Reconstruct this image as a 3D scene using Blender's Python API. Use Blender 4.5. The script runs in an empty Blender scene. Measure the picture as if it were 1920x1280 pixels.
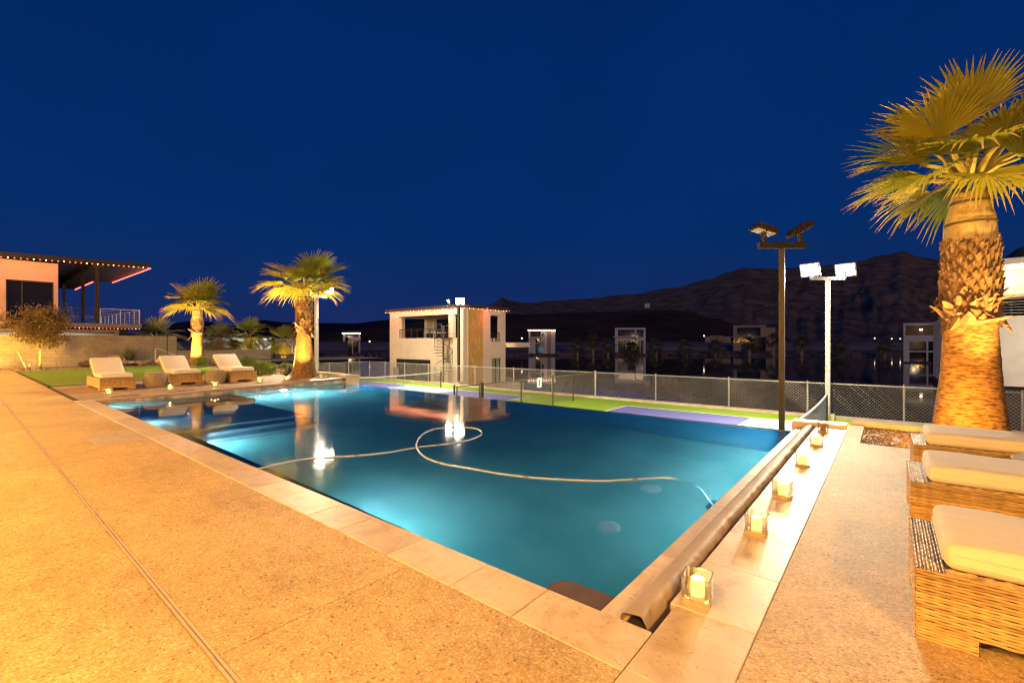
import bpy, bmesh, math, random
from mathutils import Vector, Matrix, noise
R = math.radians
PI = math.pi
sc = bpy.context.scene
COL = sc.collection

# ------------------------------------------------------------------ camera frame
H = 1.4
FPX, CX, CY = 857.0, 960.0, 641.0
A = math.atan2(702, 857)
CA, SA = math.cos(A), math.sin(A)


def ray(px, py):
    X = (px - CX) / FPX
    return X * CA - SA, CA + X * SA, (CY - py) / FPX


def at(px, py, z=0.0):
    dx, dy, dz = ray(px, py)
    t = (z - H) / dz
    return Vector((dx * t, dy * t, z))


def on_y(px, py, Y):
    dx, dy, dz = ray(px, py)
    t = Y / dy
    return Vector((dx * t, Y, H + dz * t))


def on_x(px, py, Xw):
    dx, dy, dz = ray(px, py)
    t = Xw / dx
    return Vector((Xw, dy * t, H + dz * t))


def at_d(px, py, Z):
    dx, dy, dz = ray(px, py)
    return Vector((dx * Z, dy * Z, H + dz * Z))


# ------------------------------------------------------------------ materials
def new_mat(name):
    m = bpy.data.materials.new(name)
    m.use_nodes = True
    nt = m.node_tree
    nt.nodes.clear()
    return m, nt, nt.nodes, nt.links


def N(nodes, typ, **kw):
    n = nodes.new(typ)
    for k, v in kw.items():
        if hasattr(n, k) and k not in n.inputs.keys():
            setattr(n, k, v)
    return n


def mat(name, c1, c2=None, scale=8.0, rough=0.6, metal=0.0, bump=0.0, bscale=None, detail=6.0,
        coord='Object', stretch=(1, 1, 1), emis=None, estr=0.0, spec=0.5, tone=0.0, ramp=(0.35, 0.65)):
    m, nt, nd, lk = new_mat(name)
    out = nd.new('ShaderNodeOutputMaterial')
    b = nd.new('ShaderNodeBsdfPrincipled')
    lk.new(b.outputs[0], out.inputs[0])
    b.inputs['Roughness'].default_value = rough
    b.inputs['Metallic'].default_value = metal
    b.inputs['Specular IOR Level'].default_value = spec
    tc = nd.new('ShaderNodeTexCoord')
    mp = nd.new('ShaderNodeMapping')
    mp.inputs['Scale'].default_value = stretch
    lk.new(tc.outputs[coord], mp.inputs[0])
    nz = nd.new('ShaderNodeTexNoise')
    nz.inputs['Scale'].default_value = scale
    nz.inputs['Detail'].default_value = detail
    lk.new(mp.outputs[0], nz.inputs[0])
    rp = nd.new('ShaderNodeValToRGB')
    c2 = c2 or tuple(min(1, x * 0.82) for x in c1)
    rp.color_ramp.elements[0].position = ramp[0]
    rp.color_ramp.elements[1].position = ramp[1]
    rp.color_ramp.elements[0].color = (*c2, 1)
    rp.color_ramp.elements[1].color = (*c1, 1)
    lk.new(nz.outputs[0], rp.inputs[0])
    colout = rp.outputs[0]
    if tone:
        at_ = nd.new('ShaderNodeAttribute')
        at_.attribute_name = 'tone'
        mx = nd.new('ShaderNodeMix')
        mx.data_type = 'RGBA'
        mx.blend_type = 'MULTIPLY'
        mx.inputs[0].default_value = 1.0
        mr = nd.new('ShaderNodeMapRange')
        mr.inputs['To Min'].default_value = 1 - tone
        mr.inputs['To Max'].default_value = 1 + tone * 0.5
        lk.new(at_.outputs['Fac'], mr.inputs[0])
        lk.new(colout, mx.inputs[6])
        cb = nd.new('ShaderNodeCombineColor')
        for i in range(3):
            lk.new(mr.outputs[0], cb.inputs[i])
        lk.new(cb.outputs[0], mx.inputs[7])
        colout = mx.outputs[2]
    lk.new(colout, b.inputs['Base Color'])
    if emis:
        b.inputs['Emission Color'].default_value = (*emis, 1)
        b.inputs['Emission Strength'].default_value = estr
    if bump:
        n2 = nd.new('ShaderNodeTexNoise')
        n2.inputs['Scale'].default_value = bscale or scale * 3
        n2.inputs['Detail'].default_value = 5
        lk.new(mp.outputs[0], n2.inputs[0])
        bp = nd.new('ShaderNodeBump')
        bp.inputs['Strength'].default_value = bump
        bp.inputs['Distance'].default_value = 0.02
        lk.new(n2.outputs[0], bp.inputs['Height'])
        lk.new(bp.outputs[0], b.inputs['Normal'])
    return m


def emit(name, col, s):
    m, nt, nd, lk = new_mat(name)
    out = nd.new('ShaderNodeOutputMaterial')
    e = nd.new('ShaderNodeEmission')
    e.inputs[0].default_value = (*col, 1)
    e.inputs[1].default_value = s
    lk.new(e.outputs[0], out.inputs[0])
    return m


def aggregate(name, cols, scale, wet=0.45, big=(0.75, 1.1), bump=0.6):
    """exposed aggregate: every voronoi cell is one pebble"""
    m, nt, nd, lk = new_mat(name)
    out = nd.new('ShaderNodeOutputMaterial')
    b = nd.new('ShaderNodeBsdfPrincipled')
    lk.new(b.outputs[0], out.inputs[0])
    tc = nd.new('ShaderNodeTexCoord')
    wn = nd.new('ShaderNodeTexNoise')
    wn.inputs['Scale'].default_value = scale * 0.6
    lk.new(tc.outputs['Object'], wn.inputs[0])
    ad = nd.new('ShaderNodeMixRGB')
    ad.blend_type = 'ADD'
    ad.inputs[0].default_value = 0.012
    lk.new(tc.outputs['Object'], ad.inputs[1])
    lk.new(wn.outputs['Color'], ad.inputs[2])
    vo = nd.new('ShaderNodeTexVoronoi')
    vo.inputs['Scale'].default_value = scale
    lk.new(ad.outputs[0], vo.inputs[0])
    sp = nd.new('ShaderNodeSeparateColor')
    lk.new(vo.outputs['Color'], sp.inputs[0])
    rp = nd.new('ShaderNodeValToRGB')
    rp.color_ramp.elements.remove(rp.color_ramp.elements[0])
    for i, (p, c) in enumerate(cols):
        e = rp.color_ramp.elements[0] if i == 0 else rp.color_ramp.elements.new(p)
        e.position = p
        e.color = (*c, 1)
    lk.new(sp.outputs[0], rp.inputs[0])
    # grout darkening between the pebbles (real gaps)
    gr = nd.new('ShaderNodeMapRange')
    gr.inputs['From Min'].default_value = 0.25
    gr.inputs['From Max'].default_value = 0.8
    gr.inputs['To Min'].default_value = 1.0
    gr.inputs['To Max'].default_value = 0.78
    lk.new(vo.outputs['Distance'], gr.inputs[0])
    n1 = nd.new('ShaderNodeTexNoise')
    n1.inputs['Scale'].default_value = 0.9
    n1.inputs['Detail'].default_value = 5
    lk.new(tc.outputs['Object'], n1.inputs[0])
    m1 = nd.new('ShaderNodeMapRange')
    m1.inputs['From Min'].default_value = 0.3
    m1.inputs['From Max'].default_value = 0.7
    m1.inputs['To Min'].default_value = big[0]
    m1.inputs['To Max'].default_value = big[1]
    lk.new(n1.outputs[0], m1.inputs[0])
    n3 = nd.new('ShaderNodeTexNoise')
    n3.inputs['Scale'].default_value = 7.0
    n3.inputs['Detail'].default_value = 4
    lk.new(tc.outputs['Object'], n3.inputs[0])
    m3 = nd.new('ShaderNodeMapRange')
    m3.inputs['From Min'].default_value = 0.3
    m3.inputs['From Max'].default_value = 0.7
    m3.inputs['To Min'].default_value = 0.86
    m3.inputs['To Max'].default_value = 1.08
    lk.new(n3.outputs[0], m3.inputs[0])
    mu = nd.new('ShaderNodeMath')
    mu.operation = 'MULTIPLY'
    lk.new(gr.outputs[0], mu.inputs[0])
    lk.new(m1.outputs[0], mu.inputs[1])
    mu2 = nd.new('ShaderNodeMath')
    mu2.operation = 'MULTIPLY'
    lk.new(mu.outputs[0], mu2.inputs[0])
    lk.new(m3.outputs[0], mu2.inputs[1])
    vm = nd.new('ShaderNodeVectorMath')
    vm.operation = 'SCALE'
    lk.new(rp.outputs[0], vm.inputs[0])
    lk.new(mu2.outputs[0], vm.inputs['Scale'])
    lk.new(vm.outputs[0], b.inputs['Base Color'])
    b.inputs['Roughness'].default_value = wet
    bp = nd.new('ShaderNodeBump')
    bp.inputs['Strength'].default_value = bump
    bp.inputs['Distance'].default_value = 0.004
    bp.invert = True
    lk.new(vo.outputs['Distance'], bp.inputs['Height'])
    lk.new(bp.outputs[0], b.inputs['Normal'])
    return m


def stone_mat(name, c1, c2, c3, rough=0.5, sx=(1, 1, 1)):
    """travertine: cloudy bands, small pits, a tone of its own for each tile"""
    m, nt, nd, lk = new_mat(name)
    out = nd.new('ShaderNodeOutputMaterial')
    b = nd.new('ShaderNodeBsdfPrincipled')
    lk.new(b.outputs[0], out.inputs[0])
    b.inputs['Roughness'].default_value = rough
    tc = nd.new('ShaderNodeTexCoord')
    at_ = nd.new('ShaderNodeAttribute')
    at_.attribute_name = 'tone'
    off = nd.new('ShaderNodeVectorMath')
    off.operation = 'MULTIPLY_ADD'
    off.inputs[1].default_value = sx
    lk.new(tc.outputs['Object'], off.inputs[0])
    cb = nd.new('ShaderNodeCombineXYZ')
    mm = nd.new('ShaderNodeMath')
    mm.operation = 'MULTIPLY'
    mm.inputs[1].default_value = 37.0
    lk.new(at_.outputs['Fac'], mm.inputs[0])
    for i in range(3):
        lk.new(mm.outputs[0], cb.inputs[i])
    lk.new(cb.outputs[0], off.inputs[2])
    n1 = nd.new('ShaderNodeTexNoise')
    n1.inputs['Scale'].default_value = 5
    n1.inputs['Detail'].default_value = 9
    n1.inputs['Roughness'].default_value = 0.68
    n1.inputs['Distortion'].default_value = 0.6
    lk.new(off.outputs[0], n1.inputs[0])
    rp = nd.new('ShaderNodeValToRGB')
    rp.color_ramp.elements[0].position = 0.3
    rp.color_ramp.elements[0].color = (*c3, 1)
    rp.color_ramp.elements[1].position = 0.72
    rp.color_ramp.elements[1].color = (*c1, 1)
    e = rp.color_ramp.elements.new(0.5)
    e.color = (*c2, 1)
    lk.new(n1.outputs[0], rp.inputs[0])
    # pits
    n2 = nd.new('ShaderNodeTexNoise')
    n2.inputs['Scale'].default_value = 38
    n2.inputs['Detail'].default_value = 3
    lk.new(off.outputs[0], n2.inputs[0])
    pr = nd.new('ShaderNodeMapRange')
    pr.inputs['From Min'].default_value = 0.30
    pr.inputs['From Max'].default_value = 0.37
    pr.inputs['To Min'].default_value = 0.7
    pr.inputs['To Max'].default_value = 1.0
    lk.new(n2.outputs[0], pr.inputs[0])
    tn = nd.new('ShaderNodeMapRange')
    tn.inputs['To Min'].default_value = 0.84
    tn.inputs['To Max'].default_value = 1.1
    lk.new(at_.outputs['Fac'], tn.inputs[0])
    mu = nd.new('ShaderNodeMath')
    mu.operation = 'MULTIPLY'
    lk.new(pr.outputs[0], mu.inputs[0])
    lk.new(tn.outputs[0], mu.inputs[1])
    vm = nd.new('ShaderNodeVectorMath')
    vm.operation = 'SCALE'
    lk.new(rp.outputs[0], vm.inputs[0])
    lk.new(mu.outputs[0], vm.inputs['Scale'])
    lk.new(vm.outputs[0], b.inputs['Base Color'])
    bp = nd.new('ShaderNodeBump')
    bp.inputs['Strength'].default_value = 0.25
    bp.inputs['Distance'].default_value = 0.004
    lk.new(n2.outputs[0], bp.inputs['Height'])
    lk.new(bp.outputs[0], b.inputs['Normal'])
    return m


def block_mat(name, c1, c2, mortar, bw=0.4, bh=0.2, bump=0.4, rough=0.9):
    m, nt, nd, lk = new_mat(name)
    out = nd.new('ShaderNodeOutputMaterial')
    b = nd.new('ShaderNodeBsdfPrincipled')
    lk.new(b.outputs[0], out.inputs[0])
    b.inputs['Roughness'].default_value = rough
    uv = nd.new('ShaderNodeUVMap')
    br = nd.new('ShaderNodeTexBrick')
    br.inputs['Scale'].default_value = 1.0
    br.inputs['Brick Width'].default_value = bw
    br.inputs['Row Height'].default_value = bh
    br.inputs['Mortar Size'].default_value = 0.008
    br.inputs['Mortar Smooth'].default_value = 0.3
    br.inputs['Color1'].default_value = (*c1, 1)
    br.inputs['Color2'].default_value = (*c2, 1)
    br.inputs['Mortar'].default_value = (*mortar, 1)
    lk.new(uv.outputs[0], br.inputs[0])
    nz = nd.new('ShaderNodeTexNoise')
    nz.inputs['Scale'].default_value = 2.5
    nz.inputs['Detail'].default_value = 8
    lk.new(uv.outputs[0], nz.inputs[0])
    mr = nd.new('ShaderNodeMapRange')
    mr.inputs['From Min'].default_value = 0.3
    mr.inputs['From Max'].default_value = 0.7
    mr.inputs['To Min'].default_value = 0.8
    mr.inputs['To Max'].default_value = 1.1
    lk.new(nz.outputs[0], mr.inputs[0])
    vm = nd.new('ShaderNodeVectorMath')
    vm.operation = 'SCALE'
    lk.new(br.outputs[0], vm.inputs[0])
    lk.new(mr.outputs[0], vm.inputs['Scale'])
    lk.new(vm.outputs[0], b.inputs['Base Color'])
    bp = nd.new('ShaderNodeBump')
    bp.invert = True
    bp.inputs['Strength'].default_value = bump
    bp.inputs['Distance'].default_value = 0.01
    lk.new(br.outputs['Fac'], bp.inputs['Height'])
    lk.new(bp.outputs[0], b.inputs['Normal'])
    return m


def glass_mat(name, tint, base=0.05, edge=0.55):
    m, nt, nd, lk = new_mat(name)
    out = nd.new('ShaderNodeOutputMaterial')
    tr = nd.new('ShaderNodeBsdfTransparent')
    tr.inputs[0].default_value = (*tint, 1)
    gl = nd.new('ShaderNodeBsdfGlossy')
    gl.inputs['Roughness'].default_value = 0.03
    lw = nd.new('ShaderNodeLayerWeight')
    lw.inputs[0].default_value = 0.35
    mr = nd.new('ShaderNodeMapRange')
    mr.inputs['To Min'].default_value = base
    mr.inputs['To Max'].default_value = edge
    lk.new(lw.outputs['Facing'], mr.inputs[0])
    mx = nd.new('ShaderNodeMixShader')
    lk.new(mr.outputs[0], mx.inputs[0])
    lk.new(tr.outputs[0], mx.inputs[1])
    lk.new(gl.outputs[0], mx.inputs[2])
    lk.new(mx.outputs[0], out.inputs[0])
    return m


def leaf_mat(name, c1, c2, tip, transl=0.35, rough=0.5):
    """leaf: tone attribute varies frond from frond, 'along' runs to the dry tip"""
    m, nt, nd, lk = new_mat(name)
    out = nd.new('ShaderNodeOutputMaterial')
    b = nd.new('ShaderNodeBsdfPrincipled')
    b.inputs['Roughness'].default_value = rough
    t = nd.new('ShaderNodeBsdfTranslucent')
    a1 = nd.new('ShaderNodeAttribute')
    a1.attribute_name = 'tone'
    a2 = nd.new('ShaderNodeAttribute')
    a2.attribute_name = 'along'
    mx = nd.new('ShaderNodeMixRGB')
    mx.inputs[1].default_value = (*c1, 1)
    mx.inputs[2].default_value = (*c2, 1)
    lk.new(a1.outputs['Fac'], mx.inputs[0])
    mr = nd.new('ShaderNodeMapRange')
    mr.inputs['From Min'].default_value = 0.72
    mr.inputs['From Max'].default_value = 1.0
    lk.new(a2.outputs['Fac'], mr.inputs[0])
    m2 = nd.new('ShaderNodeMixRGB')
    lk.new(mr.outputs[0], m2.inputs[0])
    lk.new(mx.outputs[0], m2.inputs[1])
    m2.inputs[2].default_value = (*tip, 1)
    lk.new(m2.outputs[0], b.inputs['Base Color'])
    lk.new(m2.outputs[0], t.inputs[0])
    ms = nd.new('ShaderNodeMixShader')
    ms.inputs[0].default_value = transl
    lk.new(b.outputs[0], ms.inputs[1])
    lk.new(t.outputs[0], ms.inputs[2])
    lk.new(ms.outputs[0], out.inputs[0])
    return m


def water_mat(name, bump=0.12, bscale=2.2, grough=0.05, vol=None, dens=0.2, rrough=0.0, stretch=(1, 1, 1), scat=.17):
    m, nt, nd, lk = new_mat(name)
    out = nd.new('ShaderNodeOutputMaterial')
    rf = nd.new('ShaderNodeBsdfRefraction')
    rf.inputs['IOR'].default_value = 1.33
    rf.inputs['Roughness'].default_value = rrough
    gl = nd.new('ShaderNodeBsdfGlossy')
    gl.inputs['Roughness'].default_value = grough
    fr = nd.new('ShaderNodeFresnel')
    fr.inputs['IOR'].default_value = 1.33
    tc = nd.new('ShaderNodeTexCoord')
    mp = nd.new('ShaderNodeMapping')
    mp.inputs['Scale'].default_value = stretch
    lk.new(tc.outputs['Object'], mp.inputs[0])
    nz = nd.new('ShaderNodeTexNoise')
    nz.inputs['Scale'].default_value = bscale
    nz.inputs['Detail'].default_value = 3
    lk.new(mp.outputs[0], nz.inputs[0])
    bp = nd.new('ShaderNodeBump')
    bp.inputs['Strength'].default_value = bump
    bp.inputs['Distance'].default_value = 0.03
    lk.new(nz.outputs[0], bp.inputs['Height'])
    for n in (rf, gl, fr):
        lk.new(bp.outputs[0], n.inputs['Normal'])
    mx = nd.new('ShaderNodeMixShader')
    lk.new(fr.outputs[0], mx.inputs[0])
    lk.new(rf.outputs[0], mx.inputs[1])
    lk.new(gl.outputs[0], mx.inputs[2])
    lk.new(mx.outputs[0], out.inputs[0])
    if vol:
        va = nd.new('ShaderNodeVolumeAbsorption')
        va.inputs[0].default_value = (*vol, 1)
        va.inputs[1].default_value = dens
        vs = nd.new('ShaderNodeVolumeScatter')
        vs.inputs[0].default_value = (.45, .85, .95, 1)
        vs.inputs['Density'].default_value = scat
        vs.inputs['Anisotropy'].default_value = .35
        av = nd.new('ShaderNodeAddShader')
        lk.new(va.outputs[0], av.inputs[0])
        lk.new(vs.outputs[0], av.inputs[1])
        lk.new(av.outputs[0], out.inputs['Volume'])
    return m


# ------------------------------------------------------------------ mesh builder
class MB:
    def __init__(self):
        self.v, self.f, self.tone, self.along, self._t = [], [], [], [], 0.5

    def settone(self, t):
        self._t = t
        return self

    def vert(self, p, a=0.0):
        self.v.append((p[0], p[1], p[2]))
        self.tone.append(self._t)
        self.along.append(a)
        return len(self.v) - 1

    def face(self, pts, a=None):
        ids = [self.vert(p, 0 if a is None else a[i]) for i, p in enumerate(pts)]
        self.f.append(ids)

    def box(self, x0, x1, y0, y1, z0, z1):
        p = [self.vert(q) for q in ((x0, y0, z0), (x1, y0, z0), (x1, y1, z0), (x0, y1, z0),
                                    (x0, y0, z1), (x1, y0, z1), (x1, y1, z1), (x0, y1, z1))]
        for q in ((0, 3, 2, 1), (4, 5, 6, 7), (0, 1, 5, 4), (1, 2, 6, 5), (2, 3, 7, 6), (3, 0, 4, 7)):
            self.f.append([p[i] for i in q])
        return self

    def obox(self, c, ux, uy, uz, hx, hy, hz):
        c, ux, uy, uz = Vector(c), Vector(ux).normalized(), Vector(uy).normalized(), Vector(uz).normalized()
        p = []
        for sx, sy, sz in ((-1, -1, -1), (1, -1, -1), (1, 1, -1), (-1, 1, -1), (-1, -1, 1), (1, -1, 1), (1, 1, 1), (-1, 1, 1)):
            p.append(self.vert(c + ux * hx * sx + uy * hy * sy + uz * hz * sz))
        for q in ((0, 3, 2, 1), (4, 5, 6, 7), (0, 1, 5, 4), (1, 2, 6, 5), (2, 3, 7, 6), (3, 0, 4, 7)):
            self.f.append([p[i] for i in q])
        return self

    def prism(self, poly, z0, z1):
        n = len(poly)
        a = [self.vert((p[0], p[1], z0)) for p in poly]
        b = [self.vert((p[0], p[1], z1)) for p in poly]
        self.f.append(a[::-1])
        self.f.append(b)
        for i in range(n):
            j = (i + 1) % n
            self.f.append([a[i], a[j], b[j], b[i]])
        return self

    def tube(self, p0, p1, r0, r1=None, n=8, cap=True):
        r1 = r0 if r1 is None else r1
        p0, p1 = Vector(p0), Vector(p1)
        d = (p1 - p0).normalized()
        s = d.orthogonal().normalized()
        t = d.cross(s)
        a, b = [], []
        for i in range(n):
            w = 2 * PI * i / n
            q = s * math.cos(w) + t * math.sin(w)
            a.append(self.vert(p0 + q * r0))
            b.append(self.vert(p1 + q * r1))
        for i in range(n):
            j = (i + 1) % n
            self.f.append([a[i], a[j], b[j], b[i]])
        if cap:
            self.f.append(a[::-1])
            self.f.append(b)
        return self

    def path(self, pts, r, n=8, rs=None):
        pts = [Vector(p) for p in pts]
        rings = []
        s = None
        for i, p in enumerate(pts):
            d = (pts[min(i + 1, len(pts) - 1)] - pts[max(i - 1, 0)]).normalized()
            if s is None:
                s = d.orthogonal().normalized()
            s = (s - d * s.dot(d)).normalized()
            t = d.cross(s)
            rr = rs[i] if rs else r
            rings.append([self.vert(p + (s * math.cos(2 * PI * k / n) + t * math.sin(2 * PI * k / n)) * rr) for k in range(n)])
        for a, b in zip(rings, rings[1:]):
            for k in range(n):
                j = (k + 1) % n
                self.f.append([a[k], a[j], b[j], b[k]])
        self.f.append(rings[0][::-1])
        self.f.append(rings[-1])
        return self

    def lathe(self, prof, n=24, c=(0, 0, 0), fn=None, cap=True):
        """prof: (r, z) from bottom to top; fn(angle, z, r) -> r"""
        rings = []
        for r, z in prof:
            ring = []
            for k in range(n):
                w = 2 * PI * k / n
                rr = fn(w, z, r) if fn else r
                ring.append(self.vert((c[0] + rr * math.cos(w), c[1] + rr * math.sin(w), c[2] + z)))
            rings.append(ring)
        for a, b in zip(rings, rings[1:]):
            for k in range(n):
                j = (k + 1) % n
                self.f.append([a[k], a[j], b[j], b[k]])
        if cap:
            self.f.append(rings[0][::-1])
            self.f.append(rings[-1])
        return self

    def ico(self, c, r, sub=1, jit=0.0, sq=(1, 1, 1), rnd=None):
        bm = bmesh.new()
        bmesh.ops.create_icosphere(bm, subdivisions=sub, radius=1)
        base = len(self.v)
        for v in bm.verts:
            k = 1 + (rnd.uniform(-jit, jit) if rnd and jit else 0)
            self.vert((c[0] + v.co.x * r * sq[0] * k, c[1] + v.co.y * r * sq[1] * k, c[2] + v.co.z * r * sq[2] * k))
        for f in bm.faces:
            self.f.append([base + v.index for v in f.verts])
        bm.free()
        return self

    def build(self, name, m, parent=None, world=False, smooth=False, kind=None, angle=None):
        off = Vector((0, 0, 0))
        if parent is not None and world:
            off = Vector(parent['_o'])
        me = bpy.data.meshes.new(name)
        vv = [(a - off.x, b - off.y, c - off.z) for a, b, c in self.v] if world else self.v
        me.from_pydata(vv, [], self.f)
        me.update()
        uv = me.uv_layers.new(name='UVMap')
        co = [v.co for v in me.vertices]
        for p in me.polygons:
            n = p.normal
            ax, ay, az = abs(n.x), abs(n.y), abs(n.z)
            for li in p.loop_indices:
                q = co[me.loops[li].vertex_index]
                if az >= ax and az >= ay:
                    uv.data[li].uv = (q.x, q.y)
                elif ax >= ay:
                    uv.data[li].uv = (q.y, q.z)
                else:
                    uv.data[li].uv = (q.x, q.z)
        if len(set(self.tone)) > 1:
            t = me.attributes.new('tone', 'FLOAT', 'POINT')
            t.data.foreach_set('value', self.tone)
        if any(self.along):
            t = me.attributes.new('along', 'FLOAT', 'POINT')
            t.data.foreach_set('value', self.along)
        if m is not None:
            me.materials.append(m)
        if smooth:
            me.polygons.foreach_set('use_smooth', [True] * len(me.polygons))
            if angle:
                try:
                    me.set_sharp_from_angle(angle=R(angle))
                except Exception:
                    pass
        o = bpy.data.objects.new(name, me)
        COL.objects.link(o)
        if parent is not None:
            o.parent = parent
        if kind:
            o['kind'] = kind
        o['_o'] = tuple(parent['_o']) if parent is not None else (0.0, 0.0, 0.0)
        return o


def thing(name, label, cat, loc=(0, 0, 0), rz=0.0, group=None):
    o = bpy.data.objects.new(name, None)
    o.empty_display_size = 0.2
    COL.objects.link(o)
    o.location = loc
    o.rotation_euler = (0, 0, rz)
    o['label'] = label
    o['category'] = cat
    o['_o'] = tuple(float(q) for q in loc)
    if group:
        o['group'] = group
    return o


def tag(o, label, cat, group=None):
    o['label'] = label
    o['category'] = cat
    if group:
        o['group'] = group
    return o


CH = {}


def dup(root, loc, rz=None, label=None, group=None, scale=None):
    r = root.copy()
    COL.objects.link(r)
    r.location = loc
    if rz is not None:
        r.rotation_euler = (0, 0, rz)
    if scale:
        r.scale = scale
    if label:
        r['label'] = label
    if group:
        r['group'] = group
    for ch in list(root.children):
        c = ch.copy()
        COL.objects.link(c)
        c.parent = r
        for g in list(ch.children):
            d = g.copy()
            COL.objects.link(d)
            d.parent = c
    return r


def bevel_obj(o, w, seg=2):
    bm = bmesh.new()
    bm.from_mesh(o.data)
    bmesh.ops.remove_doubles(bm, verts=bm.verts, dist=1e-5)
    bmesh.ops.bevel(bm, geom=list(bm.edges), offset=w, segments=seg, affect='EDGES', profile=0.5)
    bm.to_mesh(o.data)
    bm.free()
    return o


def lamp(name, typ, loc, power, col, radius=0.1, target=None, spot=None, blend=0.5, size=None):
    l = bpy.data.lights.new(name, typ)
    l.energy = power
    l.color = col
    if typ in ('POINT', 'SPOT'):
        l.shadow_soft_size = radius
    if typ == 'SPOT':
        l.spot_size = R(spot or 90)
        l.spot_blend = blend
    if typ == 'AREA':
        l.shape = 'RECTANGLE'
        l.size, l.size_y = size
    o = bpy.data.objects.new(name, l)
    COL.objects.link(o)
    o.location = loc
    if target is not None:
        d = Vector(target) - Vector(loc)
        o.rotation_euler = d.to_track_quat('-Z', 'Y').to_euler()
    return o


rnd = random.Random(7)

# ================================================================== palette
M_deck = aggregate('exposed_aggregate', [(0.0, (.30, .19, .09)), (0.06, (.58, .40, .19)), (0.4, (.66, .47, .235)),
                                         (0.75, (.71, .53, .28)), (0.95, (.80, .66, .42))], 92, wet=0.7, big=(0.78, 1.08), bump=.4)
M_gravelbed = aggregate('brown_gravel', [(0.0, (.12, .07, .035)), (0.3, (.25, .16, .08)), (0.6, (.34, .23, .12)),
                                         (0.9, (.45, .33, .2))], 42, wet=0.7, bump=1.0)
M_trav = stone_mat('travertine', (.76, .66, .52), (.69, .57, .43), (.52, .39, .27), 0.45)
M_trav_lip = stone_mat('travertine_bullnose', (.66, .55, .43), (.56, .44, .33), (.42, .30, .22), 0.5)
M_paver = stone_mat('patio_paver', (.50, .38, .26), (.44, .32, .21), (.34, .24, .16), 0.6)
M_tile = mat('waterline_tile', (.66, .63, .58), (.40, .39, .37), 6, 0.3, tone=0.35, detail=8)
M_ledge = stone_mat('ledge_tile', (.80, .70, .61), (.73, .62, .53), (.62, .50, .42), 0.5)
M_plaster = mat('pool_plaster', (.28, .68, .68), (.12, .44, .48), 1.1, 0.7, detail=10, ramp=(0.32, 0.68))
M_bench = mat('dark_pool_tile', (.09, .10, .11), (.05, .06, .07), 5, 0.4)
M_step = mat('brown_step_tile', (.13, .085, .062), (.09, .06, .042), 5, 0.5)
M_spawall = mat('spa_wall_tile', (.40, .36, .32), (.25, .23, .21), 9, 0.3, detail=8)
M_drain_white = mat('white_drain_plastic', (.8, .85, .82), None, 3, 0.4)
M_hose = mat('hose_vinyl', (.58, .74, .90), (.46, .60, .74), 4, 0.35)
M_joint = mat('drain_metal', (.62, .52, .42), (.5, .42, .33), 12, 0.5, metal=0.1)
M_joint_dark = mat('dark_joint', (.06, .045, .03), None, 20, 0.9)
M_grass = mat('synthetic_turf', (.26, .40, .025), (.16, .27, .015), 14, 0.85, bump=0.9, bscale=180, detail=12, stretch=(1, 2.2, 1))
M_soil = aggregate('desert_gravel', [(0.0, (.28, .2, .12)), (0.4, (.45, .35, .22)), (0.8, (.58, .47, .32))], 26, wet=0.85, bump=1.0)
M_earth = mat('dry_earth', (.13, .10, .08), (.08, .06, .05), 0.05, 0.95, detail=10)
M_court_g = mat('court_green', (.27, .46, .03), (.24, .41, .025), 1.2, 0.75, detail=8)
M_court_p = mat('court_purple', (.15, .165, .50), (.135, .15, .46), 1.2, 0.75, detail=8)
M_court_b = mat('court_light_blue', (.32, .56, .82), (.29, .52, .78), 1.2, 0.75, detail=8)
M_line = mat('court_white_line', (.82, .82, .8), None, 3, 0.7)
M_conc = mat('pale_concrete', (.62, .55, .43), (.5, .43, .33), 3, 0.85, bump=0.2, bscale=40)
M_stucco = mat('cream_stucco', (.62, .54, .42), (.57, .49, .38), 2, 0.9, bump=0.25, bscale=120, detail=8)
M_white_st = mat('white_stucco', (.66, .63, .58), (.58, .55, .5), 1.5, 0.9, bump=0.2, bscale=60)
M_far_white = mat('far_white_stucco', (.72, .72, .72), (.62, .62, .62), 0.6, 0.9)
M_far_tan = mat('far_tan_stucco', (.42, .33, .24), (.34, .27, .2), 0.6, 0.9)
M_roof = mat('dark_roof_metal', (.05, .04, .035), None, 3, 0.5)
M_soffit = mat('brown_soffit', (.028, .02, .016), (.02, .014, .011), 5, 0.6)
M_steel_d = mat('dark_bronze_steel', (.048, .039, .031), (.036, .029, .023), 6, 0.4, metal=0.3)
M_galv = mat('galvanised_steel', (.55, .54, .52), (.42, .41, .4), 14, 0.42, metal=0.55)
M_wire = mat('chain_link_wire', (.50, .48, .45), (.4, .385, .36), 9, 0.45, metal=0.4)
M_wire_d = mat('black_chain_link_wire', (.16, .15, .10), (.10, .09, .06), 9, 0.5, metal=0.2)
M_black = mat('black_powder_coat', (.02, .02, .022), None, 6, 0.45)
M_rail = mat('light_grey_rail', (.78, .78, .78), (.7, .7, .7), 8, 0.4, metal=0.1)
M_wood = mat('vertical_wood_slats', (.62, .40, .12), (.36, .21, .055), 3.0, 0.6, stretch=(6, 6, 0.6), detail=9, bump=0.3)
M_block = block_mat('concrete_block', (.42, .37, .30), (.37, .325, .26), (.24, .21, .17))
M_win = mat('dark_window_glass', (.012, .014, .018), None, 2, 0.06, spec=0.8)
M_wicker = mat('woven_rattan', (.62, .42, .19), (.42, .27, .11), 16, 0.5, tone=0.4, detail=5)
M_wicker_in = mat('rattan_core', (.07, .04, .02), None, 8, 0.9)
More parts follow.
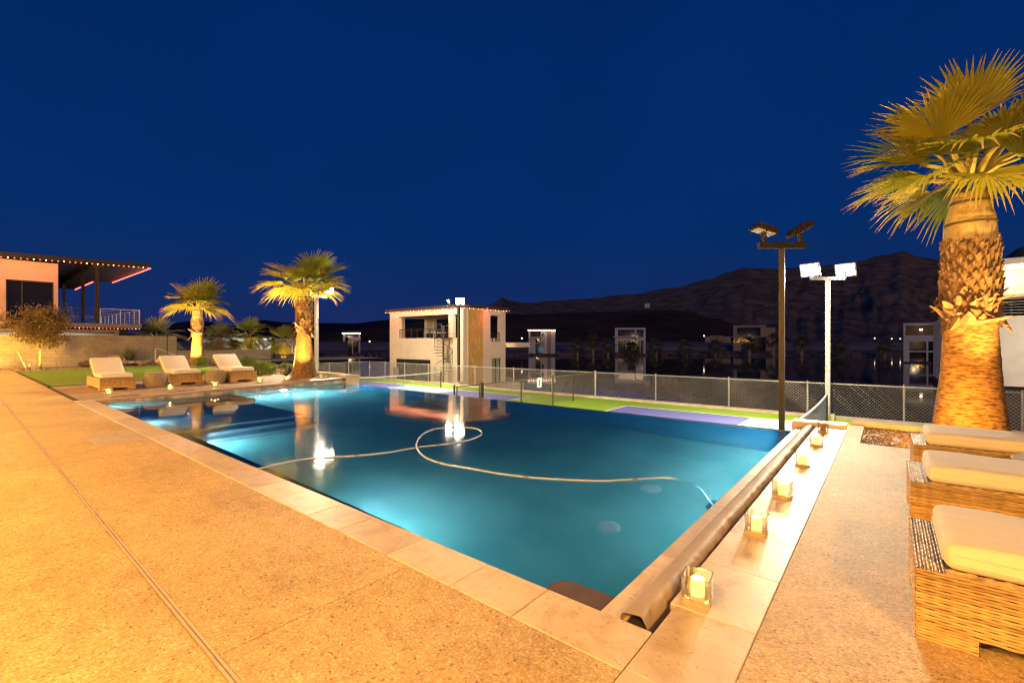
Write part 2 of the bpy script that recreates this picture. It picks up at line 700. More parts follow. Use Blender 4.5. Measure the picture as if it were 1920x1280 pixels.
M_cush = mat('ivory_cushion_fabric', (.80, .74, .63), (.76, .69, .58), 3, 0.95, bump=0.35, bscale=300, stretch=(1, 6, 1))
M_trunk = mat('palm_trunk_bark', (.40, .23, .08), (.10, .05, .016), 11, 0.9, bump=1.0, bscale=34, stretch=(1, 1, 4.5), detail=12, ramp=(.36, .6))
M_boot = mat('dry_leaf_base', (.27, .165, .09), (.12, .065, .035), 9, 0.8, bump=0.4, tone=0.5, detail=8)
M_burlap = mat('burlap_wrap', (.55, .43, .25), (.45, .34, .19), 14, 0.95, bump=0.35, bscale=160, detail=8)
M_strap = mat('dark_strap', (.10, .07, .04), None, 8, 0.8)
M_frond = leaf_mat('palm_frond_leaf', (.24, .29, .03), (.42, .39, .05), (.55, .34, .15), .4)
M_petiole = mat('palm_petiole', (.32, .30, .08), (.24, .2, .06), 6, 0.5)
M_frond_far = leaf_mat('far_palm_leaf', (.12, .12, .03), (.2, .16, .05), (.25, .17, .1))
M_leaf = leaf_mat('shrub_leaf', (.10, .19, .03), (.22, .27, .05), (.22, .25, .06), 0.25)
M_leaf_y = leaf_mat('tree_leaf', (.085, .085, .03), (.20, .12, .045), (.2, .14, .06), 0.25)
M_agave = leaf_mat('agave_leaf', (.16, .2, .09), (.26, .28, .14), (.35, .28, .16), 0.1)
M_bark = mat('thin_bark', (.36, .26, .15), (.22, .15, .08), 12, 0.85)
M_rock_t = mat('tan_boulder', (.50, .37, .2), (.34, .22, .11), 3, 0.9, bump=0.7, bscale=9, detail=10)
M_rock_d = mat('dark_boulder', (.10, .07, .055), (.06, .04, .03), 3, 0.9, bump=0.7, bscale=9, detail=10)
M_rock_w = mat('white_boulder', (.70, .62, .5), (.55, .47, .36), 3, 0.9, bump=0.6, bscale=9, detail=10)
M_rockfar = mat('shore_rock', (.24, .17, .12), (.14, .10, .075), 0.8, 0.95, tone=0.5)
M_hill_a = mat('dark_scrub_hill', (.15, .085, .05), (.075, .045, .028), 0.02, 1.0, detail=12, spec=0.0)
M_hill_b = mat('desert_mountain', (.40, .25, .16), (.16, .10, .066), 0.018, 1.0, detail=15, spec=0.0, stretch=(1, 1, 2.0), ramp=(.34, .68))
M_hill_c = mat('far_ridge', (.05, .045, .05), (.04, .036, .04), 0.002, 1.0, detail=10, spec=0.0)
M_road = mat('far_dirt_road', (.24, .16, .14), (.17, .11, .10), 0.02, 1.0, detail=8)
M_vinyl = mat('taupe_cover_vinyl', (.43, .34, .26), (.36, .285, .215), 3, 0.62, bump=0.25, bscale=14, detail=6)
M_glass = glass_mat('candle_glass', (.97, .93, .86), 0.15, 0.75)
M_glassbase = mat('candle_glass_base', (.75, .6, .4), None, 8, 0.2)
M_wax_lit = mat('lit_candle_wax', (.85, .7, .4), None, 8, 0.6, emis=(1.0, .70, .22), estr=2.2)
M_wax_off = mat('unlit_candle_wax', (.50, .32, .16), None, 8, 0.6)
M_wick = mat('candle_wick', (.06, .04, .02), None, 8, 0.9)
M_stool = mat('woven_stool', (.62, .52, .38), (.48, .39, .27), 14, 0.7, tone=0.4)
M_bulb_w = emit('warm_bulb', (1.0, .62, .38), 9.0)
M_bulb_r = emit('red_bulb', (1.0, .10, .06), 7.0)
M_flood = emit('flood_lamp_face', (1.0, .86, .62), 40.0)
M_led_off = mat('led_lens', (.72, .66, .56), None, 8, 0.3, emis=(1.0, .85, .6), estr=0.06)
M_downl = emit('downlight_face', (1.0, .78, .45), 9.0)
M_poollight = emit('pool_light_lens', (.75, .95, 1.0), 9.0)
M_warm_small = emit('far_lamp_face', (1.0, .75, .5), 6.0)
M_glow_win = mat('dim_lit_window', (.12, .07, .03), (.03, .02, .015), 0.8, 0.4, emis=(1.0, .45, .15), estr=0.012)
M_net = mat('net_cord', (.12, .12, .12), None, 8, 0.8)
M_tape = mat('net_tape', (.8, .78, .72), None, 8, 0.8)
M_sign = mat('white_sign', (.82, .81, .78), None, 5, 0.6)
M_ink = mat('black_ink', (.015, .015, .015), None, 5, 0.6)
M_solar = mat('trim_grey', (.33, .29, .24), (.26, .23, .19), 4, 0.6)

ZW = -0.09          # pool water level
ZC = -1.3           # sports court level
ZL = -3.0           # lake level


def zd(y):
    """the lounge patio rises gently away from the house"""
    return max(0.0, min(0.17, 0.0164 * (y - 2.135)))


# ================================================================== ground, deck, coping
# deck (exposed aggregate): slabs with open joints, one mesh
b = MB()
JY = 0.735
XC = -2.31
b.box(-60, XC - .003, JY + .019, 1.800, -.25, 0)
b.box(XC + .003, -.872, JY + .019, 1.800, -.25, 0)
b.box(-60, -.872, -9, JY - .019, -.25, 0)
o = b.build('deck', M_deck, kind='structure')
b = MB()
b.box(-60, -.872, JY - .018, JY + .018, -.25, -.012)
b.build('deck_joint', M_joint_dark, kind='structure')
b = MB()
for s in (-1, 1):
    b.box(-32, -.872, JY + s * .0095 - .0065, JY + s * .0095 + .0065, -.011, .003)
o = b.build('channel_drain', M_joint)
tag(o, 'thin metal slot drain running across the aggregate deck', 'drain')
# right-hand terrace
b = MB()
b.box(-.478, 9, -9, 7.95, -.25, 0)
b.box(-.478, -.285, 7.95, 9.72, -.25, 0)
b.build('terrace', M_deck, kind='structure')

# travertine coping, tile by tile
r2 = random.Random(3)
b = MB()
x = -.872
while x > -14.9:
    w = r2.choice((.61, .61, .91, .46))
    b.settone(r2.random())
    b.box(max(x - w + .003, -14.95), x - .002, 1.803, 2.135, -.055, .002 + r2.uniform(0, .0015))
    x -= w
o = b.build('coping', M_trav, kind='structure')
bevel_obj(o, .004, 1)
b = MB()
y = -9.0
while y < 9.35:
    w = r2.choice((.46, .61, .61, .91))
    b.settone(r2.random())
    y1 = min(y + w, 9.35)
    xl = -.898 if y > 2.1 else -.868
    if y < 2.14 < y1:
        b.box(xl, -.481, y + .003, y1, -.05, .003)
    else:
        b.box(xl, -.481, y + .003, y1, -.2, .003 + r2.uniform(0, .0015))
    y += w
o = b.build('travertine_walk', M_trav, kind='structure')
bevel_obj(o, .004, 1)
# narrow tiled ledge along the cover roll
b = MB()
y = 2.14
while y < 9.1:
    b.settone(r2.random())
    y1 = min(y + .305, 9.1)
    b.box(-1.19, -1.03, y + .002, y1 - .002, -.18, -.045 + r2.uniform(0, .001))
    y += .305
o = b.build('tile_ledge', M_ledge, kind='structure')
bevel_obj(o, .003, 1)
b = MB()
b.box(-1.03, -.90, 2.14, 9.1, -.3, -.15)
b.build('cover_trough', M_bench, kind='structure')
# end block of the trough
b = MB()
b.box(-1.25, -.50, 9.10, 9.42, -1.3, .055)
o = b.build('end_curb', M_ledge)
tag(o, 'low tiled curb closing the end of the pool cover trough', 'curb')
bevel_obj(o, .006, 2)

# left pool wall coping + patio
LN, LF = Vector((-14.62, 2.135)), Vector((-15.02, 8.86))


def lx(y):
    return LN.x + (LF.x - LN.x) * (y - LN.y) / (LF.y - LN.y)


b = MB()
y = 2.138
while y < 9.2:
    y1 = min(y + .61, 9.2)
    b.settone(r2.random())
    for (ya, yb) in ((y + .002, y1 - .002),):
        xa, xb = lx(ya), lx(yb)
        za, zb = zd(ya) + .003, zd(yb) + .003
        p = [(xa - .40, ya), (xa + .03, ya), (xb + .03, yb), (xb - .40, yb)]
        lo = [b.vert((q[0], q[1], z - .05)) for q, z in zip(p, (za, za, zb, zb))]
        hi = [b.vert((q[0], q[1], z)) for q, z in zip(p, (za, za, zb, zb))]
        for q in ((0, 1, 5, 4), (1, 2, 6, 5), (2, 3, 7, 6), (3, 0, 4, 7), (4, 5, 6, 7)):
            b.f.append([(lo + hi)[i] for i in q])
    y = y1
b.build('coping_slab', M_paver, kind='structure')
b = MB()
y = 2.138
while y < 8.86:
    for row in range(2):
        y1 = min(y + .153, 8.86)
        b.settone(r2.random())
        xa, xb = lx(y), lx(y1)
        z0 = -.30 + row * .16
        h = (zd(y) - .05) if row else z0 + .158
        b.face([(xa + .006, y + .002, z0), (xb + .006, y1 - .002, z0), (xb + .006, y1 - .002, h), (xa + .006, y + .002, h)])
    y += .153
b.build('waterline_tile', M_tile, kind='structure')


def sheet(name, m, x0, x1, y0, y1, dz=0.0, ny=12, nx=1, kind='structure', tones=False, tw=.6, parent=None):
    b = MB()
    ys = [y0 + (y1 - y0) * i / ny for i in range(ny + 1)]
    for i in range(ny):
        b.face([(x0, ys[i], zd(ys[i]) + dz), (x1, ys[i], zd(ys[i]) + dz), (x1, ys[i + 1], zd(ys[i + 1]) + dz), (x0, ys[i + 1], zd(ys[i + 1]) + dz)])
    return b.build(name, m, kind=kind, parent=parent)


# patio pavers under the loungers
b = MB()
y = 1.90
iy = 0
while y < 8.2:
    y1 = min(y + .61, 8.2)
    x = -15.0 - (iy % 2) * .3
    while x > -20.2:
        x1 = max(x - .61, -20.2)
        b.settone(r2.random())
        xr = min(x, lx(y) - .405)
        b.face([(x1 + .003, y + .003, zd(y)), (xr - .003, y + .003, zd(y)), (xr - .003, y1 - .003, zd(y1)), (x1 + .003, y1 - .003, zd(y1))])
        x = x1
    y = y1
    iy += 1
b.build('patio', M_paver, kind='structure')
sheet('patio_base', M_joint_dark, -20.25, -14.9, 1.81, 9.4, -.012)
sheet('gravel_bank', M_soil, -37, -14.9, -6, 9.3, -.03, 20)
sheet('gravel_yard', M_soil, -37, -31.0, 9.3, 22, -.031, 4)
sheet('lawn', M_grass, -31.4, -20.2, 1.9, 8.1, .018, 10)
b = MB()
b.box(-31.4, -20.17, 1.86, 1.9, -.02, .028)
o = b.build('lawn_edging', M_steel_d)
tag(o, 'dark edging strip along the near side of the lawn', 'edging')
# square travertine lid in the deck
b = MB()
b.settone(.8)
b.prism([(-9.3, 1.22), (-8.28, 1.22), (-8.28, 1.80), (-9.3, 1.80)], -.02, .004)
o = b.build('access_lid', M_trav)
tag(o, 'pale travertine access lid set flush into the aggregate deck', 'lid')

# ================================================================== pool
PX0, PX1, PY0, PY1 = -14.8, -1.19, 2.135, 8.84


def zfloor(x):
    t = max(0, min(1, (x + 9.3) / 7.5))
    t = t * t * (3 - 2 * t)
    return -1.30 - 0.50 * t


b = MB()
nx, ny = 40, 16
xs = [-15.4 + (14.4) * i / nx for i in range(nx + 1)]
ys = [1.9 + 7.1 * j / ny for j in range(ny + 1)]
ids = [[b.vert((x, y, zfloor(x))) for y in ys] for x in xs]
for i in range(nx):
    for j in range(ny):
        b.f.append([ids[i][j], ids[i + 1][j], ids[i + 1][j + 1], ids[i][j + 1]])
b.box(-15.6, -.9, 1.85, 2.135, -2.8, -.058)
b.box(-1.19, -.92, 2.136, 9.05, -2.8, -.19)
q = [(LN.x, LN.y - .2), (LN.x, LN.y), (LF.x, LF.y), (LF.x, LF.y + .3), (-15.7, 9.1), (-15.7, 1.9)]
b.prism([(LN.x - .002, 2.0), (LF.x - .002, 9.1), (-15.7, 9.1), (-15.7, 2.0)], -2.8, -.052)
b.build('pool_basin', M_plaster, kind='structure', smooth=False)
b = MB()
b.box(-15.1, -1.0, 8.842, 8.93, -.20, -.097)
b.build('infinity_edge', M_ledge, kind='structure')
b = MB()
b.box(-15.1, -1.0, 8.84, 8.93, -2.9, -.201)
b.build('infinity_inner_wall', mat('shaded_blue_plaster', (.06, .38, .62), (.04, .28, .5), 1.6, .7, detail=9), kind='structure')  # blue puts the unlit wall and its sky reflection into the colour
b = MB()
b.box(-16.5, -.5, 8.931, 9.1, -2.9, -.35)
b.build('infinity_wall', M_stucco, kind='structure')
# bench under the near coping, corner step, spa and sun shelf
b = MB()
b.box(-9.4, -1.62, 2.13, 2.52, -2.5, -.5)
b.build('pool_bench', M_bench, kind='structure')
pts = [(-1.192, 2.137), (-1.192, 2.44)]
for k in range(7):
    w = PI / 2 + k * PI / 12
    pts.append((-1.49 + .10 * math.cos(w), 2.33 + .10 * math.sin(w)))
pts += [(-1.61, 2.137)]
b = MB()
b.prism(pts, -.52, -.084)
b.build('pool_step', M_step, kind='structure')
SX, SY = -12.9, 5.05
b = MB()
b.box(SX - .28, SX, 2.13, SY, -1.3, -.115)
b.box(-15.0, SX - .28, SY - .28, SY, -1.3, -.115)
b.build('spa_wall', M_spawall, kind='structure')
b = MB()
b.box(-15.0, SX - .281, 2.13, SY - .281, -1.3, -1.0)
b.box(-15.0, -14.5, 2.13, SY - .281, -1.0, -.55)
b.build('spa_seat', M_plaster, kind='structure')
b = MB()
b.box(SX + .001, -9.6, 2.13, 4.75, -1.4, -.42)
b.box(-9.6, -9.25, 2.13, 4.75, -1.4, -.72)
b.box(-9.25, -8.9, 2.13, 4.75, -1.4, -1.02)
b.build('sun_shelf', mat('shelf_plaster', (.20, .34, .42), (.12, .24, .33), 1.6, 0.7, detail=9), kind='structure')
# water body
b = MB()
q = [(-15.5, 2.0), (-1.15, 2.0), (-1.15, 8.915), (-15.5, 8.915)]
b.prism(q, -2.75, ZW)
M_water = water_mat('pool_water', 0.10, 1.6, 0.045, vol=(.25, .86, .92), dens=0.16, rrough=0.02)
b.build('pool_water', M_water, kind='structure')


def refr(px, py, zf):
    dx, dy, dz = ray(px, py)
    t = (ZW - H) / dz
    L = math.sqrt(dx * dx + dy * dy + dz * dz)
    h = math.hypot(dx, dy)
    s = h / L / 1.33
    hd = (ZW - zf) * s / math.sqrt(1 - s * s)
    return Vector((dx * t + dx / h * hd, dy * t + dy / h * hd, zf))


for (px, py, lab) in ((1140, 988, 'round white drain cover on the pool floor, closer to the camera'),
                      (1220, 916, 'round white drain cover on the pool floor, under the floating hose')):
    c = refr(px, py, -1.79)
    c.z = zfloor(c.x)
    t = thing('drain_cover', lab, 'drain cover', c, group='pool floor drain covers')
    b = MB()
    b.lathe([(.13, 0.0), (.128, .02), (.10, .04), (.05, .045)], 20)
    b.build('dome', M_drain_white, t, smooth=True, angle=60)
    b = MB()
    b.lathe([(.145, -.02), (.145, .008), (.132, .01)], 20)
    b.build('rim', M_drain_white, t)

# floating cleaner hose
hz = ZW + .004
hp = [(483, 879), (560, 862), (620, 857), (680, 853), (727, 848), (785, 838), (842, 832), (875, 826), (897, 818), (903, 812), (899, 806),
      (887, 802), (865, 801), (840, 801), (815, 804), (797, 811), (786, 821), (781, 832), (783, 842), (792, 853), (806, 861), (823, 867),
      (845, 872), (877, 877), (933, 887), (1000, 895), (1066, 899), (1133, 901), (1190, 898), (1235, 895), (1262, 897)]
P = [at(px, py, hz) for px, py in hp]
P += [refr(1290, 903, -.16), refr(1312, 915, -.45), refr(1330, 938, -1.2), refr(1345, 955, -1.9)]
# smooth with catmull-rom
S = []
for i in range(len(P) - 1):
    p0, p1, p2, p3 = P[max(i - 1, 0)], P[i], P[i + 1], P[min(i + 2, len(P) - 1)]
    for k in range(5):
        u = k / 5
        S.append(.5 * ((2 * p1) + (p2 - p0) * u + (2 * p0 - 5 * p1 + 4 * p2 - p3) * u * u + (3 * p1 - p0 - 3 * p2 + p3) * u ** 3))
S.append(P[-1])
t = thing('pool_hose', 'pale floating cleaner hose looping across the pool surface', 'hose', S[0])
b = MB()
b.path(S, .0115, 8)
b.build('tube', M_hose, t, world=True, smooth=True)
m_cp = mat('hose_coupling', (.35, .34, .33), None, 5, .5)
acc = 0
for i in range(1, len(S)):
    acc += (S[i] - S[i - 1]).length
    if acc > 1.15 and S[i].z > -.2:
        acc = 0
        d = (S[i] - S[i - 1]).normalized()
        b = MB()
        b.tube(S[i] - d * .03, S[i] + d * .03, .0165, n=8)
        b.build('coupling', m_cp, t, world=True)
# cleaner at the end of the hose
c = refr(1352, 962, -1.95)
t = thing('pool_cleaner', 'small dark blue pool cleaner on the pool floor at the hose end', 'pool cleaner', (-1.62, c.y, zfloor(-1.6)))
b = MB()
b.lathe([(.10, .03), (.12, .06), (.10, .11), (.04, .14)], 16)
b.build('body', mat('cleaner_blue', (.012, .04, .09), None, 5, .4), t, smooth=True)
for s in (-1, 1):
    for x in (-.08, .08):
        b = MB()
        b.tube((x, s * .09, .045), (x, s * .12, .045), .045, n=12)
        b.build('wheel', M_black, t)

# pool lights: niche lights, plus unseen ones added to brighten the water
for (loc, d, lab) in (((-4.2, 2.535, -.95), (0, 1, 0), 'round pool light in the bench wall below the near coping'),
                      ((-10.8, 2.15, -.30), (0, 1, 0), 'round pool light in the wall beside the sun shelf'),
                      ((-1.215, 5.4, -.9), (-1, 0, 0), 'added unseen fill light in the wall below the middle of the cover roll'),
                      ((-1.215, 7.7, -.75), (-1, 0, 0), 'added unseen fill light in the wall below the cover roll, close to the overflow edge'),
                      ((-8.6, 2.535, -.95), (0, 1, 0), 'added unseen fill light in the bench wall beside the shelf steps'),
                      ((lx(6.6) + .015, 6.6, -.40), (1, 0, 0), 'round pool light in the tiled wall under the palm'),
                      ((-13.9, 2.155, -.55), (0, 1, 0), 'round light glowing inside the spa')):
    t = thing('pool_and_fill_light', lab, 'pool light', loc, group='pool lights')
    b = MB()
    v = Vector(d)
    b.tube(v * -.01, v * .01, .10, n=20)
    b.build('lens', M_poollight, t)
    b = MB()
    b.tube(v * -.02, v * .004, .13, n=20)
    b.build('ring', M_rail, t)

# ---- pool cover roll
t = thing('pool_cover', 'rolled taupe vinyl pool cover lying along the pool edge', 'pool cover', (-.98, 2.2, -.05))
b = MB()
prof = [(-1.062, -.042), (-1.066, -.018), (-1.058, .004), (-1.035, .014), (-1.01, .018), (-.985, .021), (-.962, .022), (-.946, .016), (-.936, .002), (-.926, -.022), (-.918, -.05), (-.912, -.08), (-.910, -.13)]
rows = []
y = 2.19
k = 0
while y <= 9.09:
    row = []
    for i, (px, pz) in enumerate(prof):
        w = max(0, min(1, (i - 5) / 3))
        n1 = noise.noise(Vector((y * 8.0, i * .30, 1.7))) * .016 * (.08 + w) + noise.noise(Vector((y * 19, i * .35, 5.7))) * .012 * w
        n2 = noise.noise(Vector((y * 1.7, i * .3, 7.7))) * .006
        e = 0.0
        if y < 2.26:
            e = -(2.26 - y) * .16
        row.append(b.vert((px - abs(n1) * .8 + n1 * .3, y, pz + n1 * .6 + n2 + e * (.6 if 2 < i < 9 else 0))))
    rows.append(row)
    y += .022
for ra, rb in zip(rows, rows[1:]):
    for i in range(len(prof) - 1):
        b.f.append([ra[i], rb[i], rb[i + 1], ra[i + 1]])
b.build('vinyl_sheet', M_vinyl, t, world=True, smooth=True)
b = MB()
b.tube((-.985, 2.205, -.075), (-.985, 9.05, -.075), .062, n=16)
b.build('roller', M_black, t, world=True)
b = MB()
b.obox((-.985, 2.195, -.055), (1, 0, 0), (0, 1, 0), (0, 0, 1), .055, .004, .016)
b.build('bracket', M_galv, t, world=True)

# ================================================================== sports court
b = MB()
b.box(-30.3, 5.0, 9.11, 19.55, ZC - .3, ZC)
court = b.build('sports_court', M_court_g, kind='structure')
for cx in (-20.6, -1.5):
    b = MB()
    for s in (-1, 1):
        x0, x1 = sorted((cx + s * 2.2, cx + s * 7.0))
        b.box(x0, x1, 11.95, 18.05, ZC - .01, ZC + .004)
    b.build('court_purple_zone', M_court_p, court)
    b = MB()
    b.box(cx - 2.2, cx + 2.2, 11.95, 18.05, ZC - .01, ZC + .004)
    b.build('court_blue_zone', M_court_b, court)
    b = MB()
    z0, z1 = ZC - .005, ZC + .009
    w = .035
    for yy in (11.95, 18.05):
        b.box(cx - 7.0 - w, cx + 7.0 + w, yy - w, yy + w, z0, z1)
    for xx in (-7.0, -2.2, 2.2, 7.0):
        b.box(cx + xx - w, cx + xx + w, 11.95 + w, 18.05 - w, z0, z1)
    for s in (-1, 1):
        xa, xb = sorted((cx + s * (2.2 + w), cx + s * (7.0 - w)))
        b.box(xa, xb, 15 - w, 15 + w, z0, z1)
    b.build('court_line', M_line, court)
b = MB()
b.box(-30.6, 5.0, 19.56, 19.95, ZC - .3, ZC + .09)
b.box(-30.6, -30.3, 9.11, 19.56, ZC - .3, ZC + .09)
b.build('court_curb', M_conc, kind='structure')


def net(cx, lab):
    t = thing('pickleball_net', lab, 'net', (cx, 15, ZC))
    ya, yb = -3.35, 3.35

    def zt(y):
        return .86 + .06 * (y / 3.35) ** 2
    b = MB()
    n = 90
    for i in range(n + 1):
        y = ya + (yb - ya) * i / n
        b.box(-.003, .003, y - .004, y + .004, .08, zt(y))
    for k in range(11):
        z = .08 + .07 * k
        b.box(-.003, .003, ya, yb, z - .003, z + .003)
    b.build('mesh', M_net, t)
    b = MB()
    for i in range(16):
        y0, y1 = ya + (yb - ya) * i / 16, ya + (yb - ya) * (i + 1) / 16
        b.obox((0, (y0 + y1) / 2, (zt(y0) + zt(y1)) / 2), (1, 0, 0), (0, y1 - y0, zt(y1) - zt(y0)), (0, 0, 1), .012, (y1 - y0) / 2 + .004, .028)
    b.build('tape', M_tape, t)
    for s in (-1, 1):
        b = MB()
        b.tube((0, s * 3.40, 0), (0, s * 3.40, .95), .045, n=12)
        b.build('post', M_steel_d, t)


net(-20.55, 'pickleball net with white tape in front of the two-storey boathouse')
net(-1.55, 'pickleball net seen end-on beyond the pool cover')


def chain(b, x0, x1, z0, z1, y, pitch, th, axis='x'):
    """diamond wire pattern in a vertical plane, straight wires clipped to the panel"""
    hgt = z1 - z0
    k = x0 - hgt
    while k < x1:
        for s in (1, -1):
            if s == 1:
                a, c = (k, z0), (k + hgt, z1)
            else:
                a, c = (k, z1), (k + hgt, z0)
            # clip in x
            (xa, za), (xb, zb) = a, c
            if xb <= x0 or xa >= x1:
                continue
            if xa < x0:
                za += (zb - za) * (x0 - xa) / (xb - xa)
                xa = x0
            if xb > x1:
                zb = za + (zb - za) * (x1 - xa) / (xb - xa)
                xb = x1
            oy = .004 * s
            if axis == 'x':
                p0, p1 = (xa, y + oy, za), (xb, y + oy, zb)
            else:
                p0, p1 = (y + oy, xa, za), (y + oy, xb, zb)
            b.tube(p0, p1, th, n=3, cap=False)
        k += pitch


FT = ZC + 1.21
t = thing('chain_link_fence', 'galvanised chain link fence along the far side of the sports court', 'fence', (-12, 19.9, ZC))
b = MB()
chain(b, -30.3, 5.0, ZC + .12, FT, 19.88, .105, .0048)
for i in range(330):
    x = -30.2 + i * .105
    b.obox((x, 19.9, FT + .022), (1, 0, 0), (0, 1, 0), (0, 0, 1), .006, .004, .022)
b.build('wire_mesh', M_wire, t, world=True)
b = MB()
b.tube((-30.3, 19.9, FT), (5.0, 19.9, FT), .024, n=8)
b.build('top_rail', M_galv, t, world=True)
for x in (-30.3, -28.3, -26, -23.5, -21.6, -19.2, -16.2, -13.6, -11.05, -8.0, -4.95, -2.25, .45, 3.1):
    b = MB()
    r = .045 if abs(x + 11.05) < .01 else .032
    b.tube((x, 19.93, ZC), (x, 19.93, FT + .05), r, n=10)
    b.ico((x, 19.93, FT + .05), r * 1.15, 1)
    b.build('post', M_galv, t, world=True)
t = thing('chain_link_fence', 'chain link fence along the left end of the sports court', 'fence', (-30.4, 14.5, ZC))
b = MB()
chain(b, 9.6, 19.9, ZC + .1, FT, -30.38, .105, .0048, 'y')
b.build('wire_mesh', M_wire, t, world=True)
b = MB()
b.tube((-30.4, 9.6, FT), (-30.4, 19.85, FT), .024, n=8)
b.build('top_rail', M_galv, t, world=True)
for y in (9.6, 11.4, 13.2, 15.0, 16.8, 18.3):
    b = MB()
    b.tube((-30.43, y, ZC), (-30.43, y, FT + .05), .035, n=8)
    b.build('post', M_steel_d if y < 12 else M_galv, t, world=True)
# divider fence between the courts with its gate
t = thing('divider_fence', 'dark chain link divider fence between the two courts', 'fence', (-11.05, 15.9, ZC))
b = MB()
chain(b, 11.95, 19.85, ZC + .1, FT, -11.03, .105, .0042, 'y')
b.build('wire_mesh', M_wire_d, t, world=True)
b = MB()
b.tube((-11.05, 11.9, FT), (-11.05, 19.85, FT), .022, n=8)
b.build('top_rail', M_wire_d, t, world=True)
for y in (11.9, 14.1, 16.3, 17.95):
    b = MB()
    b.tube((-11.08, y, ZC), (-11.08, y, FT + .05), .03, n=8)
    b.build('post', M_steel_d, t, world=True)
t = thing('court_gate', 'low dark chain link gate at the near end of the divider fence', 'gate', (-11.05, 11.1, ZC))
b = MB()
chain(b, 10.62, 11.66, ZC + .1, FT - .02, -11.03, .105, .0042, 'y')
b.build('wire_mesh', M_wire_d, t, world=True)
b = MB()
b.path([(-11.05, 10.6, ZC + .08), (-11.05, 10.6, FT), (-11.05, 11.68, FT), (-11.05, 11.68, ZC + .08), (-11.05, 10.6, ZC + .08)], .022, 8)
b.build('frame', M_steel_d, t, world=True)
for y in (10.48, 11.78):
    b = MB()
    b.tube((-11.05, y, ZC), (-11.05, y, FT + .08), .03, n=8)
    b.build('post', M_steel_d, t, world=True)
# court number sign
c = on_x(1010.4, 717, -11.0)
t = thing('court_sign', 'white court number sign with a black 1 hung on the divider fence', 'sign', (-10.98, c.y, c.z))
b = MB()
b.box(-.008, .008, -.15, .15, -.19, .19)
bevel_obj(b.build('plate', M_sign, t), .004, 1)
b = MB()
b.box(.0085, .012, -.028, .028, -.12, .12)
b.box(.0085, .012, -.075, .075, -.145, -.1205)
b.face([(.0095, -.028, .119), (.0095, -.028, .075), (.0095, -.085, .06), (.0095, -.085, .085)])
b.build('numeral', M_ink, t)


# ================================================================== flood light poles
def flood_head(b_body, b_face, c, yaw, tilt, w=.40, h=.30):
    if isinstance(w, tuple):
        w, h = w
    """c: pivot; yaw: heading of the lit face; tilt: how far it looks down"""
    f = Vector((math.cos(yaw) * math.cos(tilt), math.sin(yaw) * math.cos(tilt), -math.sin(tilt)))
    s = Vector((-math.sin(yaw), math.cos(yaw), 0))
    u = s.cross(f) * -1
    if u.z < 0:
        u = -u
    c = Vector(c)
    b_body.obox(c, s, u, f, w / 2, h / 2, .035)
    for k in range(7):
        b_body.obox(c - f * .06 + s * (w * (k - 3) / 7.5), s, u, f, .006, h * .42, .03)
    for k in (-1, 1):
        b_face.obox(c + f * .037 + u * (h * .23 * k), s, u, f, w * .43, h * .19, .004)
    return f


def flood_pole(label, x, y, zt, m, heads, lit, width=.075, arm=.45, aaxis=(1, 0, 0), lampm=None, ring=True):
    t = thing('light_pole', label, 'light pole', (x, y, ZC), group='court light poles')
    b = MB()
    b.box(x - width, x + width, y - width, y + width, ZC + .02, zt)
    bevel_obj(b.build('mast', m, t, world=True), .008, 2)
    b = MB()
    b.box(x - .2, x + .2, y - .2, y + .2, ZC - .1, ZC + .2)
    bevel_obj(b.build('footing', M_conc, t, world=True), .015, 2)
    b = MB()
    ax = Vector(aaxis)
    b.obox((x, y, zt + .06), ax, ax.cross(Vector((0, 0, 1))), (0, 0, 1), arm, .06, .06)
    bevel_obj(b.build('crossarm', m, t, world=True), .006, 1)
    for (off, yaw, tilt, w) in heads:
        c = Vector((x, y, zt + .36)) + ax * off
        bb, bf = MB(), MB()
        flood_head(bb, bf, c, yaw, tilt, w, 0 if isinstance(w, tuple) else w * .75)
        bb.tube(c + Vector((0, 0, -.26)), c + Vector((0, 0, -.02)), .035, n=8)
        for zz in (-.2, -.13, -.08):
            bb.tube(c + Vector((0, 0, zz)), c + Vector((0, 0, zz + .03)), .055, n=10)
        h = bb.build('lamp_head', m, t, world=True)
        h['_o'] = (x, y, ZC)
        f = bf.build('lamp_face', M_flood if lit else M_led_off, h, world=True)
    return t


toward = math.atan2(-1, .05)
# A: dark pole right behind the pool edge, lamps turned to the court
ax_cam = Vector((CA, SA, 0))
flood_pole('tall dark bronze light pole just behind the pool edge, lamps angled upward', -1.62, 10.5, 3.27, M_steel_d,
           [(-.36, A + PI, R(72), (.32, .44)), (.36, A, R(58), (.32, .44))], False, .05, .47, ax_cam)
flood_pole('pale grey light pole with two blazing lamps beyond the court', -1.58, 19.3, 3.55, M_galv,
           [(-.62, R(252), .30, .62), (.62, R(258), .30, .62)], True, .075, .6, ax_cam)
flood_pole('light pole with a blazing lamp in front of the boathouse', -20.9, 20.2, 3.62, M_steel_d,
           [(.1, R(310), .25, .62), (-.62, R(250), .45, .30)], True, .07, .7, ax_cam)
flood_pole('light pole with a bright lamp standing behind the palm by the pool', -21.5, 11.2, 3.55, M_galv,
           [(.60, R(330), .28, .46), (-.35, R(150), .3, .42)], True, .075, .5, ax_cam)


